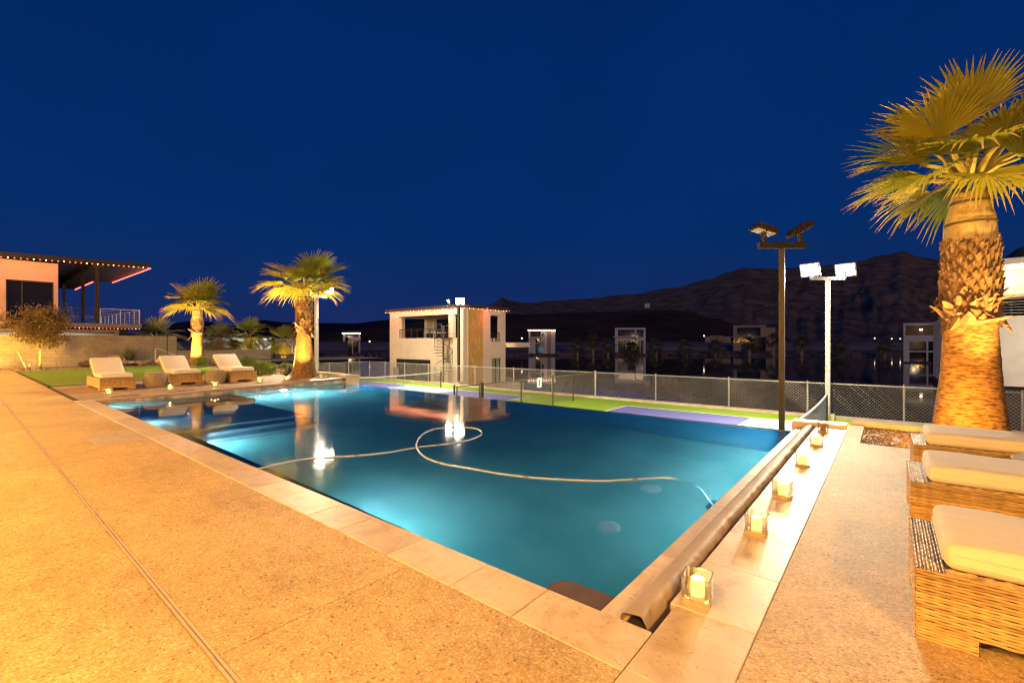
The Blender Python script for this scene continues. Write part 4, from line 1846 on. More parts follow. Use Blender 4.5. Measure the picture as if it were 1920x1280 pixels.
for i in range(2600):
    x, y = rr.uniform(-36.5, -31.6), rr.uniform(.2, 12)
    if rr.random() < .5:
        x, y = rr.uniform(-26, -15.6), rr.uniform(8.15, 9.2)
    b.settone(rr.random())
    s = rr.uniform(.015, .045)
    b.obox((x, y, zd(y) - .03 + s * .3), (1, rr.uniform(-1, 1), rr.uniform(-.3, .3)), (rr.uniform(-1, 0), 1, 0), (0, 0, 1), s, s * .7, s * .5)
o = b.build('gravel', mat('gravel_tan', (.5, .4, .26), (.3, .22, .13), 10, .9, tone=.5), kind='stuff')
o['label'] = 'tan gravel scattered along the garden beds'

# staked tree by the block wall
tb = on_x(75, 691, -34.3)
tb.z = .02
t = thing('young_tree', 'staked young tree with small leaves in front of the pink house', 'tree', tb)
rr = random.Random(17)
b = MB()
b.path([(0, 0, 0), (.03, .0, .6), (-.02, .05, 1.2), (.02, .02, 1.9)], .05, 8, rs=[.055, .05, .042, .03])
tips = []
for k in range(40):
    a = rr.uniform(0, 2 * PI)
    h0 = rr.uniform(.9, 2.1)
    L = rr.uniform(.7, 1.85)
    el = rr.uniform(.35, 1.35)
    d = Vector((math.cos(a) * math.cos(el), math.sin(a) * math.cos(el), math.sin(el)))
    p0 = Vector((0, .02, h0))
    p1_ = p0 + d * L * .5 + Vector((0, 0, -.05))
    p2_ = p0 + d * L
    b.path([p0, p1_, p2_], .02, 5, rs=[.02, .012, .005])
    tips += [p1_, p2_, (p1_ + p2_) / 2]
b.build('trunk', M_bark, t, smooth=True)
b = MB()
for i in range(13000):
    c = rr.choice(tips)
    q = c + Vector((rr.gauss(0, .17), rr.gauss(0, .19), rr.gauss(0, .17)))
    if q.z < .75:
        continue
    b.settone(rr.random())
    u = Vector((rr.uniform(-1, 1), rr.uniform(-1, 1), rr.uniform(-1, 1))).normalized()
    v = u.orthogonal().normalized()
    s = rr.uniform(.035, .062)
    b.face([q - u * s, q + v * s * .5, q + u * s, q - v * s * .5], a=[0, .4, .7, .4])
b.build('crown', M_leaf_y, t)
for (px, dx) in ((58, .0), (96, .0)):
    sgn = -1 if px < 75 else 1
    o = MB()
    o.tube((.15, sgn * .52, 0), (.05, sgn * .95, 1.35), .028, n=8)
    s_ = o.build('tree_stake', mat('stake_wood', (.48, .34, .17), (.36, .24, .1), 8, .8))
    s_.location = tb
    tag(s_, 'slanting wooden stake on the left of the young tree' if sgn < 0 else 'slanting wooden stake on the right of the young tree', 'stake', 'stakes of the young tree')
spot_fixture('small spot light at the foot of the young tree', tb + Vector((.2, -.4, 0)), tb + Vector((0, 0, 2)), .05, .14)
lamp('tree_lamp', 'SPOT', tb + Vector((.6, -.35, .2)), 330, (1.0, .55, .08), .05, tb + Vector((-.9, -.5, 1.5)), 130, .8)
lamp('tree_lamp', 'SPOT', tb + Vector((-.5, -2.3, .25)), 360, (1.0, .55, .06), .05, tb + Vector((-2.4, -2.2, 1.6)), 120, .8)

# block walls
XW = -36.8


def block_wall(label, y0, y1, zt, name='block_wall', cap=True, x=XW, m=None):
    t = thing(name, label, 'wall', (x, (y0 + y1) / 2, -.3))
    b = MB()
    b.box(x - .2, x, y0, y1, -1.3, zt - .06)
    b.build('courses', m or M_block, t, world=True)
    if cap:
        b = MB()
        b.box(x - .215, x + .015, y0, y1, zt - .059, zt)
        bevel_obj(b.build('cap_course', M_conc if False else M_block, t, world=True), .008, 1)
    return t


block_wall('tall concrete block wall behind the lawn and the young tree', -14, 9.45, 1.80)
block_wall('lower concrete block wall behind the middle palm', 9.47, 15.55, .82)
block_wall('lowest pale block wall running behind the poolside palm', 15.57, 21.8, -.02)
# handrail
t = thing('handrail', 'thin metal stair handrail in front of the block wall', 'handrail', on_x(291, 676, -33.6))
b = MB()
p0, p1_ = on_x(291, 654, -33.6), on_x(352, 676, -33.6)
b.path([on_x(291, 681, -33.6), p0, on_x(297, 653, -33.6), p1_, on_x(352, 690, -33.6)], .02, 8)
b.build('rail', M_rail, t, world=True)
b = MB()
b.tube(on_x(313.5, 664, -36.6), on_x(313.5, 624, -36.6), .03, n=8)
o = b.build('thin_pole', M_steel_d)
tag(o, 'thin dark pole standing at the block wall', 'pole')

# ================================================================== walls with openings
def wall_grid(b, axis, c0, c1, u0, u1, z0, z1, holes):
    """solid wall between c0 and c1 on the other axis, with rectangular holes (ua, ub, za, zb)"""
    us = sorted({u0, u1, *[h[0] for h in holes], *[h[1] for h in holes]})
    zs = sorted({z0, z1, *[h[2] for h in holes], *[h[3] for h in holes]})
    for ua, ub in zip(us, us[1:]):
        for za, zb in zip(zs, zs[1:]):
            um, zm = (ua + ub) / 2, (za + zb) / 2
            if um < u0 or um > u1 or zm < z0 or zm > z1:
                continue
            if any(h[0] < um < h[1] and h[2] < zm < h[3] for h in holes):
                continue
            if axis == 'x':
                b.box(ua, ub, c0, c1, za, zb)
            else:
                b.box(c0, c1, ua, ub, za, zb)


def rail_run(t, p0, p1, h, n, cables=7, mp=None, mc=None, pr=.022, top=True):
    p0, p1 = Vector(p0), Vector(p1)
    for i in range(n + 1):
        p = p0.lerp(p1, i / n)
        b = MB()
        b.box(p.x - pr, p.x + pr, p.y - pr, p.y + pr, p.z, p.z + h)
        b.build('post', mp or M_rail, t, world=True)
    b = MB()
    for k in range(cables):
        z = h * (k + 1) / (cables + 1)
        b.tube(p0 + Vector((0, 0, z)), p1 + Vector((0, 0, z)), .006, n=4, cap=False)
    b.build('cables', mc or mp or M_rail, t, world=True)
    if top:
        b = MB()
        b.obox((p0 + p1) / 2 + Vector((0, 0, h + .02)), p1 - p0, (p1 - p0).cross(Vector((0, 0, 1))), (0, 0, 1), (p1 - p0).length / 2, .03, .02)
        b.build('handrail', mp or M_rail, t, world=True)


BULB = {}


def string_light(label, pts, n, pattern, r=.03, loc=None):
    """a cable with hanging bulbs; every bulb is a part of its own"""
    pts = [Vector(p) for p in pts]
    t = thing('string_light', label, 'string light', pts[0], 0, 'roof edge string lights')
    b = MB()
    b.path(pts, .012, 5)
    b.build('cable', M_black, t, world=True)
    seg = [(pts[i + 1] - pts[i]).length for i in range(len(pts) - 1)]
    tot = sum(seg)
    for i in range(n):
        s = tot * (i + .5) / n
        k = 0
        while s > seg[k] and k < len(seg) - 1:
            s -= seg[k]
            k += 1
        p = pts[k].lerp(pts[k + 1], s / seg[k])
        c = pattern[i % len(pattern)]
        key = (c, r)
        if key not in BULB:
            b = MB()
            b.ico((0, 0, -r), r, 2)
            o = b.build('bulb', M_bulb_r if c == 'r' else M_bulb_w, t, smooth=True)
            BULB[key] = o
        else:
            o = BULB[key].copy()
            COL.objects.link(o)
            o.parent = t
        o.location = p - pts[0]
    return t


# ================================================================== boathouse beyond the court
BX0, BX1, BY0, BY1 = -29.5, -21.5, 21.2, 25.5
BZ0, BZ1 = -1.55, 3.66
t = thing('boathouse', 'cream two-storey boathouse with a wood panel, open loggia and red roof lights', 'boathouse', (-25.5, 23.3, BZ0))
xo = [on_y(px, 600, BY0).x for px in (747, 841, 848.5, 859)]
xg = [on_y(px, 680, BY0).x for px in (741, 807)]
SILL, HEAD = 1.68, 3.28
b = MB()
wall_grid(b, 'x', BY0, BY0 + .3, BX0, BX1, BZ0, BZ1, [(xo[0], xo[1], SILL, HEAD), (xo[2], xo[3], SILL, HEAD), (xg[0], xg[1], BZ0, .14)])
wall_grid(b, 'x', BY1 - .3, BY1, BX0, BX1, BZ0, BZ1, [(BX0 + .5, BX1 - .5, SILL, HEAD)])
yo = [on_x(px, 600, BX1).y for px in (877, 905, 919.5, 944.5)]
wall_grid(b, 'y', BX1 - .3, BX1, BY0 + .3, BY1 - .3, BZ0, BZ1, [(yo[2], BY1 - .55, 1.42, HEAD), (yo[2] + .15, BY1 - .45, BZ0, .25)])
wall_grid(b, 'y', BX0, BX0 + .3, BY0 + .3, BY1 - .3, BZ0, BZ1, [(BY0 + 1.2, BY1 - .9, SILL, HEAD)])
b.build('wall', M_stucco, t, world=True)
b = MB()
b.box(BX0 + .302, BX1 - .302, BY0 + .302, BY1 - .302, 1.05, 1.36)
b.build('floor_slab', M_stucco, t, world=True)
b = MB()
b.box(BX0 - .25, BX1 + .25, BY0 - .25, BY1 + .25, BZ1 + .002, BZ1 + .22)
b.build('roof', M_roof, t, world=True)
b = MB()
b.box(BX1 - .6, BX1 + .045, yo[0], yo[1], BZ0, BZ1 - .004)
b.build('wood_panel', M_wood, t, world=True)
b = MB()
b.box(xg[0] + .01, xg[1] - .01, BY0 + .16, BY0 + .19, BZ0, .13)
g = b.build('garage_window', M_win, t, world=True)
b = MB()
for k in range(5):
    x = xg[0] + (xg[1] - xg[0]) * k / 4
    b.box(x - .03, x + .03, BY0 + .12, BY0 + .158, BZ0, .12)
b.build('frame', M_black, g, world=True)
b = MB()
b.box(BX1 - .2, BX1 - .17, yo[2] + .16, BY1 - .46, BZ0, .24)
g = b.build('glass_door', mat('lit_glass_door', (.25, .26, .17), (.1, .11, .06), 1.2, .3, emis=(.8, .8, .4), estr=.06, stretch=(6, 6, .3)), t, world=True)
b = MB()
ym = (yo[2] + .16 + BY1 - .46) / 2
for y in (yo[2] + .16, ym, BY1 - .50):
    b.box(BX1 - .168, BX1 - .12, y, y + .05, BZ0, .235)
b.build('frame', M_black, g, world=True)
b = MB()
b.box(BX1 - 1.5, BX1 + 1.0, BY1 + .002, BY1 + 1.6, 1.02, 1.36)
b.build('balcony_slab', M_stucco, t, world=True)
for (p0, p1_, n) in (((xo[0], BY0 + .12, SILL), (xo[1], BY0 + .12, SILL), 8), ((BX1 - .12, yo[2], 1.42), (BX1 - .12, BY1 - .56, 1.42), 3)):
    rail_run(t, p0, p1_, .62, n, 5, M_black)
b = MB()
b.box(BX0 + .5, BX0 + 1.1, BY0 - .06, BY0 - .002, -1.1, -.5)
b.build('meter_box', M_solar, t, world=True)
b = MB()
b.box(-31, -20.6, 20.3, 26.5, -3.3, -1.56)
b.build('boathouse_pad', M_conc, kind='structure')
# loggia furniture: a bar table with stools, dark in the loggia
t = thing('bar_table', 'dark table behind the boathouse loggia railing', 'table', (-26.2, 23.2, 1.36))
b = MB()
b.box(-1.2, 1.2, -.4, .4, .72, .77)
b.build('top', M_rail, t)
for sx in (-1, 1):
    b = MB()
    b.box(sx * 1.0 - .04, sx * 1.0 + .04, -.3, .3, 0, .72)
    b.build('leg', M_black, t)
string_light('red and white string light along the boathouse roof edges',
             [(BX0 - .26, BY0 - .27, BZ1 - .02), (BX1 + .26, BY0 - .27, BZ1 - .02), (BX1 + .27, BY1 + .2, BZ1 - .02)], 78, 'wrrwr', .020)
# spiral stair
sc_ = on_y(831.5, 650, 20.62)
t = thing('spiral_staircase', 'black spiral staircase in front of the boathouse wall', 'staircase', (sc_.x, 20.62, -1.5))
b = MB()
b.tube((0, 0, 0), (0, 0, 4.0), .06, n=12)
b.build('centre_pole', M_black, t)
nst, rise, rad = 16, 3.18 / 16, .60
rail = []
for i in range(nst):
    a = R(200 + i * 34)
    z = rise * (i + 1)
    b = MB()
    a1 = a + R(36)
    pts = [(.05 * math.cos(a), .05 * math.sin(a)), (rad * math.cos(a), rad * math.sin(a)), (rad * math.cos((a + a1) / 2), rad * math.sin((a + a1) / 2)), (rad * math.cos(a1), rad * math.sin(a1)), (.05 * math.cos(a1), .05 * math.sin(a1))]
    b.prism(pts, z - .03, z)
    b.build('tread', M_black, t)
    for q in (a, (a + a1) / 2):
        zz = z + (0 if q == a else rise / 2)
        p = Vector((rad * math.cos(q), rad * math.sin(q), zz))
        bb = MB()
        bb.tube(p, p + Vector((0, 0, .85)), .009, n=5)
        if q == a:
            bb.build('baluster', M_black, t)
        rail.append(p + Vector((0, 0, .86)))
b = MB()
b.path(rail, .02, 6)
for k in (.25, .45, .65):
    b.path([p - Vector((0, 0, k)) for p in rail], .007, 4)
b.build('helical_rail', M_black, t)
b = MB()
b.box(-.75, .35, -.5, .55, 3.15, 3.19)
b.build('landing', M_black, t)
b = MB()
for zz in (.25, .5, .75, .9):
    b.path([(-.75, .5, 3.19 + zz), (-.75, -.5, 3.19 + zz), (.35, -.5, 3.19 + zz)], .014, 5)
for p in ((-.75, .5), (-.75, 0), (-.75, -.5), (-.2, -.5), (.35, -.5)):
    b.tube((*p, 3.19), (*p, 4.1), .016, n=5)
b.build('landing_rail', M_black, t)

# rocks and a small pool light at the water's edge by the boathouse
for i, (px, py, r, lab) in enumerate(((903, 716, .5, 'brown rock at the water edge beside the boathouse wood panel'), (921, 716, .55, 'brown rock at the water edge below the boathouse glass door'),
                                      (950, 716, .75, 'large brown rock at the water edge right of the boathouse'))):
    c = at(px, py, -1.75)
    boulder(lab, (c.x, c.y, -2.1), r, (1, 1, .6), M_rock_t, 40 + i)
c = at(936, 717, -1.9)
t = thing('water_lamp', 'bright blue underwater lamp among the rocks beside the boathouse', 'lamp', (c.x, c.y, -1.9))
b = MB()
b.lathe([(.17, 0), (.19, .05), (.12, .10), (.01, .11)], 14)
b.build('lens', emit('blue_lamp_lens', (.25, .6, 1.0), 3.0), t, smooth=True)
b = MB()
b.lathe([(.2, -.9), (.2, 0), (.21, .02)], 14)
b.build('housing', M_black, t)
lamp('water_lamp_light', 'POINT', (c.x + 1.0, c.y + 3, -2.3), 130, (.1, .5, 1.0), .3)

# ================================================================== big house on the left
HX = -42.0
HY = on_x(109, 560, HX).y
t = thing('modern_house', 'pink-lit modern house with a deep flat roof, big window and cable-railed balcony', 'house', (-46, 2, 0))
wy = [on_x(px, 560, HX).y for px in (11, 101)]
b = MB()
wall_grid(b, 'y', HX - .35, HX, -16, HY, -.5, 6.52, [(wy[0], wy[1], 2.72, 5.28)])
b.box(HX - 9, HX - .351, HY - .35, HY, -.5, 6.5)
b.build('wall', mat('pinkish_stucco', (.60, .44, .38), (.54, .39, .34), .8, .9, bump=.2, bscale=60), t, world=True)
b = MB()
b.box(HX - .22, HX - .19, wy[0] + .01, wy[1] - .01, 2.73, 5.27)
w = b.build('window', M_win, t, world=True)
b = MB()
b.box(HX - .19, HX - .12, wy[0], wy[0] + .06, 2.73, 5.27)
b.box(HX - .19, HX - .12, wy[1] - .06, wy[1], 2.73, 5.27)
b.box(HX - .19, HX - .12, wy[0] + .06, wy[1] - .06, 5.21, 5.27)
b.box(HX - .19, HX - .12, wy[0] + .06, wy[1] - .06, 2.73, 2.79)
ym = wy[0] + (wy[1] - wy[0]) * .33
b.box(HX - .19, HX - .14, ym - .03, ym + .03, 2.79, 5.21)
b.build('frame', M_black, w, world=True)


def roofz(y):
    return 7.10 + .032 * (y - 9.05)


def slab(b, x0, x1, y0, y1, th, dz=0):
    p = [b.vert(q) for q in ((x0, y0, roofz(y0) - th + dz), (x1, y0, roofz(y0) - th + dz), (x1, y1, roofz(y1) - th + dz), (x0, y1, roofz(y1) - th + dz),
                             (x0, y0, roofz(y0) + dz), (x1, y0, roofz(y0) + dz), (x1, y1, roofz(y1) + dz), (x0, y1, roofz(y1) + dz))]
    for q in ((0, 3, 2, 1), (4, 5, 6, 7), (0, 1, 5, 4), (1, 2, 6, 5), (2, 3, 7, 6), (3, 0, 4, 7)):
        b.f.append([p[i] for i in q])


b = MB()
slab(b, -54.3, HX + .55, -16, 9.05, .28)
slab(b, -64, -54.302, -16, 7.75, .28)
b.build('roof', M_soffit, t, world=True)
b = MB()
slab(b, -60, HX + .4, -16, 1.15, .24, .245)
b.build('roof_parapet', M_roof, t, world=True)
for i, (x, y) in enumerate(((HX - .1, 6.25), (-47.6, 6.25), (-57, 6.25))):
    b = MB()
    b.box(x - .10, x + .10, y - .10, y + .10, 2.68, roofz(y) - .281)
    b.build('column', M_steel_d, t, world=True)
b = MB()
b.box(-56, HX + .2, 5.95, 6.55, 6.45, roofz(5.95) - .285)
b.build('roof_beam', M_soffit, t, world=True)
b = MB()
b.box(-56, HX + .1, HY + .002, 8.65, 2.40, 2.68)
b.build('balcony_slab', M_solar, t, world=True)
b = MB()
b.box(-50, HX - .6, HY + .002, 8.0, -.5, 2.395)
b.build('lower_wall', M_soffit, t, world=True)
rail_run(t, (HX, 6.4, 2.68), (HX, 8.55, 2.68), 1.0, 2, 8)
rail_run(t, (HX - .1, 8.55, 2.68), (-55.5, 8.55, 2.68), 1.0, 9, 8)
rail_run(t, (-55.5, 8.5, 2.68), (-55.5, 5.0, 2.68), 1.0, 3, 8)
rail_run(t, (HX - .02, HY + .1, 2.68), (HX - .02, 6.1, 2.68), 1.0, 2, 8, M_steel_d)
ex = HX + .60
string_light('red and white string light along the front eave of the pink house', [(ex, -9, roofz(-9) - .30), (ex, 9.05, roofz(9.05) - .30)], 66, 'rwrrwrrrw', .032)
string_light('dense red string light along the side eave of the pink house', [(HX + .5, 9.10, roofz(9.05) - .30), (-54.3, 9.10, roofz(9.05) - .30)], 62, 'rrrr', .034)
string_light('red string light along the rear eave of the pink house', [(-54.3, 7.80, roofz(7.75) - .30), (-63.8, 7.80, roofz(7.75) - .30)], 30, 'rrrr', .042)
string_light('red and white string light under the balcony of the pink house', [(HX + .14, HY + .3, 2.36), (HX + .14, 8.6, 2.36)], 20, 'rrrwr', .022)
# low carport roof in front of it
t = thing('carport', 'low flat carport roof showing above the block wall', 'carport', (-39, 0, -.4))
b = MB()
b.box(-41.2, -38.0, -12, 6.7, 2.02, 2.16)
b.build('roof', M_solar, t, world=True)
b = MB()
b.box(-41.4, -41.21, -12, 7.0, -.4, 2.0)
b.build('wall', M_white_st, t, world=True)
for y in (-6, 0, 6.5):
    b = MB()
    b.box(-38.3, -38.1, y, y + .2, -.4, 2.015)
    b.build('post', M_solar, t, world=True)
c = on_x(21, 620, -39.4)
t = thing('domed_grill', 'dark dome with a small knob above the block wall', 'dome', (-39.4, c.y, 2.165))
b = MB()
b.lathe([(.42, 0), (.41, .12), (.34, .28), (.2, .40), (.06, .45)], 24)
b.build('lid', M_black, t, smooth=True)
b = MB()
b.lathe([(.03, .44), (.09, .5), (.09, .56), (.02, .6)], 14)
b.build('knob', M_black, t, smooth=True)
lamp('carport_lamp', 'AREA', (-39.8, 3.2, 1.96), 40, (1.0, .85, .6), target=(-41.2, 3.2, .8), size=(5, .1))
lamp('eave_glow', 'AREA', (HX + 1.0, -1.5, 6.35), 110, (1.0, .25, .14), target=(HX - .4, -1.5, 3.6), size=(12, .1))
lamp('eave_glow', 'AREA', (-49, 9.3, 6.5), 30, (1.0, .12, .06), target=(-49, 8.2, 6.9), size=(11, .1))
lamp('eave_glow', 'AREA', (-25.5, BY0 - .42, BZ1 - .05), 90, (1.0, .16, .08), target=(-25.5, BY0 + .4, 2.8), size=(8, .06))
lamp('eave_glow', 'AREA', (BX1 + .42, 23.3, BZ1 - .05), 26, (1.0, .16, .08), target=(BX1 - .4, 23.3, 2.8), size=(.06, 4))
lamp('house_wall_lamp', 'POINT', (-37.5, -6, 4.2), 700, (1.0, .62, .46), .2)

# ================================================================== beyond the block wall
b = MB()
b.box(-260, -37.01, -80, 22.5, -3.4, -.42)
b.build('yard_ground', M_earth, kind='structure')


def lot_house(label, parts, loc, name='white_house'):
    t = thing(name, label, 'house', loc)
    for nm, m, bx in parts:
        b = MB()
        b.box(*bx)
        b.build(nm, m, t, world=True)
    return t


xw = -58.0
ya, yb, yc, yd = [on_x(px, 640, xw).y for px in (436, 474, 489, 510.5)]
zt_ = on_x(470, 633.8, xw).z
lot_house('low white house behind the middle palms beyond the block wall',
          [('wall', M_far_white, (xw - 6, xw, ya, yb, -.42, zt_)), ('wall', M_far_white, (xw - 6, xw, yc, yd, -.42, zt_)),
           ('window', M_win, (xw - .3, xw - .2, yb + .001, yc - .001, .3, zt_ - .25)), ('lintel', M_far_white, (xw - .5, xw - .02, yb + .001, yc - .001, zt_ - .24, zt_ - .02)),
           ('sill', M_far_white, (xw - .5, xw - .02, yb + .001, yc - .001, -.42, .29))], (xw, yb, -.42))
xw = -50.0
ya, yb = [on_x(px, 640, xw).y for px in (515.5, 556)]
zt_ = on_x(530, 636, xw).z
lot_house('white house wall behind the bare tree beyond the block wall',
          [('wall', M_far_white, (xw - 6, xw, ya, yb, -.42, zt_)), ('corner_post', M_black, (xw - .1, xw + .1, ya - .35, ya - .01, -.42, zt_ + .15)),
           ('parapet', M_far_white, (xw - 6.1, xw + .1, ya + .02, yb + .1, zt_ + .001, zt_ + .12))], (xw, ya, -.42))
gp = 'small palms beyond the block wall'
for (px, xx, ycrown, RR, lab, seed, tr) in ((411, -44, 629, 1.15, 'small dim palm just left of the low white house', 61, .22), (466, -46, 622, 1.35, 'small palm with a rounded crown in front of the low white house', 62, .28),
                                       (531, -43, 632, 1.25, 'small palm beside the bare tree beyond the wall', 63, .25), (292, -52, 628, 1.7, 'dim palm showing above the tall block wall', 64, .25)):
    c = on_x(px, ycrown + 8, xx)
    small_palm(lab, (xx, c.y, -.42), c.z + .42, tr, RR, seed, 22, 18, M_frond_far if px in (411, 292) else M_frond, gp)
    lamp('yard_palm_lamp', 'SPOT', (xx + 1.6, c.y - .7, -.2), 200 if px in (411, 292) else 300, (1.0, .60, .28), .05, (xx, c.y, c.z + .3), 90, .6)
# bare tree
c = on_x(549, 680, -41.0)
t = thing('bare_tree', 'bare pale tree with upright branches beyond the low wall', 'tree', (-41, c.y, -.42))
rr = random.Random(71)
b = MB()


def branch(b, p, d, L, r, lvl):
    q = p + d * L
    m_ = (p + q) / 2 + Vector((rr.uniform(-1, 1), rr.uniform(-1, 1), 0)) * L * .06
    b.path([p, m_, q], r, 6, rs=[r, r * .85, r * .65])
    if lvl == 0:
        return
    for k in range(3 if lvl > 1 else 2):
        a = rr.uniform(0, 2 * PI)
        e = Vector((math.cos(a), math.sin(a), 0)) * rr.uniform(.45, .85) + d + Vector((0, 0, .35))
        branch(b, q if k else (m_ + q) / 2, e.normalized(), L * rr.uniform(.62, .8), r * .6, lvl - 1)


branch(b, Vector((0, 0, 0)), Vector((0, 0, 1)), .8, .07, 4)
b.build('trunk', mat('pale_bark', (.6, .52, .42), (.45, .38, .3), 8, .9), t, smooth=True)
lamp('yard_tree_lamp', 'SPOT', (-39.5, c.y - .3, -.2), 120, (1.0, .72, .5), .05, (-41, c.y, 1.6), 80, .6)
lamp('house_fill_light', 'POINT', (-47.5, 13.0, 3.6), 700, (.95, .88, .85), .2)  # this and the next: fill added to brighten the white houses, no fixture
lamp('house_fill_light', 'POINT', (-53.0, 18.5, 3.4), 800, (.95, .88, .85), .2)
t = thing('iron_fence', 'low black iron fence on the wall below the bare tree', 'fence', (-38.4, on_x(530, 670, -38.4).y, -.42))
ya, yb = on_x(513, 670, -38.4).y, on_x(552, 670, -38.4).y
b = MB()
b.box(-38.42, -38.38, ya, yb, .32, .36)
b.box(-38.42, -38.38, ya, yb, -.1, -.06)
b.build('rail', M_black, t, world=True)
b = MB()
for i in range(22):
    y = ya + (yb - ya) * i / 21
    b.box(-38.41, -38.39, y - .012, y + .012, -.41, .42)
b.build('pickets', M_black, t, world=True)

# ================================================================== white house on the right
yh = 32.0
hx0 = on_y(1770, 640, yh).x
zz = {k: on_y(1890, k, yh).z for k in (480, 498, 525, 549, 592, 724)}
t = thing('lake_house', 'white lake house behind the big palm with a bright ceiling and dark upper windows', 'house', (hx0 + 3, yh, -2))
b = MB()
b.box(hx0, 14, yh, yh + 7, zz[724], zz[592])
b.build('wall', M_white_st, t, world=True)
b = MB()
b.box(hx0, 14, yh + .3, yh + 6.8, -3.2, zz[724] - .002)
b.build('foundation', M_soffit, t, world=True)
b = MB()
b.box(hx0 + 1.2, 14.3, yh - .6, yh + 7, zz[498], zz[498] + .28)
b.build('roof', M_white_st, t, world=True)
b = MB()
b.box(hx0 + 1.4, 14, yh + 2.4, yh + 2.6, zz[549], zz[498] - .002)
b.build('fascia', M_stucco, t, world=True)
b = MB()
b.box(hx0 + 1.4, 14, yh + 1.0, yh + 2.39, zz[549] - .15, zz[549] - .002)
b.build('soffit', mat('tan_soffit', (.45, .33, .18), None, 4, .7), t, world=True)
b = MB()
b.box(hx0 + 1.5, 14, yh + 2.8, yh + 2.85, zz[592] + .002, zz[549] - .16)
b.build('window', M_win, t, world=True)
b = MB()
b.box(hx0 + 3.2, hx0 + 5.0, yh + 1.2, yh + 2.0, zz[592] + .01, zz[592] + .75)
b.build('balcony_bench', M_far_tan, t, world=True)
rail_run(t, (hx0 + .1, yh + .1, zz[592]), (13, yh + .1, zz[592]), .95, 7, 6, M_rail, M_rail)
for (px, py) in ((1877, 503), (1905, 503)):
    c = on_y(px, py, yh + 1.0)
    b = MB()
    b.lathe([(.09, -.03), (.09, 0), (.02, .001)], 14)
    d = b.build('downlight', M_downl, t)
    d.location = Vector((c.x, yh + .9, zz[498] - .004)) - Vector(t.location)
    lamp('ceiling_lamp', 'POINT', (c.x, yh + .9, zz[498] - .25), 150, (1.0, .78, .45), .08)
lamp('facade_lamp', 'POINT', (hx0 + 4.5, yh - 4.2, 1.6), 750, (1.0, .85, .62), .2)

# ================================================================== lake, far shore, hills
b = MB()
U, W = Vector((CA, SA, 0)), Vector((-SA, CA, 0))


def cam_pt(X, Z, z):
    return U * X + W * Z + Vector((0, 0, z))


b.face([cam_pt(-160, 20, ZL), cam_pt(300, 20, ZL), cam_pt(300, 156, ZL), cam_pt(-160, 156, ZL)])
M_lake, nt_, nd_, lk_ = new_mat('lake_water')
o_ = nd_.new('ShaderNodeOutputMaterial')
p_ = nd_.new('ShaderNodeBsdfPrincipled')
p_.inputs['Base Color'].default_value = (.008, .02, .035, 1)
p_.inputs['Roughness'].default_value = .045
p_.inputs['IOR'].default_value = 1.33
tc_ = nd_.new('ShaderNodeTexCoord')
nz_ = nd_.new('ShaderNodeTexNoise')
nz_.inputs['Scale'].default_value = .55
nz_.inputs['Detail'].default_value = 4
bp_ = nd_.new('ShaderNodeBump')
bp_.inputs['Strength'].default_value = .05
bp_.inputs['Distance'].default_value = .05
lk_.new(tc_.outputs['Object'], nz_.inputs[0])
lk_.new(nz_.outputs[0], bp_.inputs['Height'])
lk_.new(bp_.outputs[0], p_.inputs['Normal'])
lk_.new(p_.outputs[0], o_.inputs[0])
b.build('lake_water', M_lake, kind='structure')
b = MB()
b.prism([(1.0 * 9000 * math.cos(2 * PI * i / 48), 9000 * math.sin(2 * PI * i / 48)) for i in range(48)], -4.2, -3.7)
b.build('ground', M_earth, kind='structure')
b = MB()
b.box(-31, 9, 19.96, 20.9, -3.4, -1.5)
b.build('lake_wall', M_earth, kind='structure')

# far land: shallow terraces with a dirt road
b = MB()
prof = [(150, -3.3), (152, -2.4), (165, -2.1), (190, -1.9), (192, -.3), (230, -.1), (232, .9), (300, 1.2), (420, 2.0), (640, 3.0)]
cols = [-420 + 25 * i for i in range(50)]
grid = []
for (Z, z) in prof:
    grid.append([b.vert(cam_pt(X, Z + 4 * noise.noise(Vector((X * .02, Z * .02, 3))), z + .25 * noise.noise(Vector((X * .05, Z * .05, 0))))) for X in cols])
for ra, rb in zip(grid, grid[1:]):
    for i in range(len(cols) - 1):
        b.f.append([ra[i], ra[i + 1], rb[i + 1], rb[i]])
b.build('far_shore', M_road, kind='structure')
rr = random.Random(77)
b = MB()
for i in range(1500):
    X = rr.uniform(20, 150) if rr.random() < .8 else rr.uniform(-70, 20)
    Z = rr.uniform(146, 152)
    b.settone(rr.random())
    b.ico(cam_pt(X, Z, -3.1 + (Z - 146) * .16), rr.uniform(.25, .7), 1, .25, (1, 1, .8), rr)
o = b.build('shore_rocks', M_rockfar, kind='stuff')
o['label'] = 'bank of brown rocks along the far lake shore'


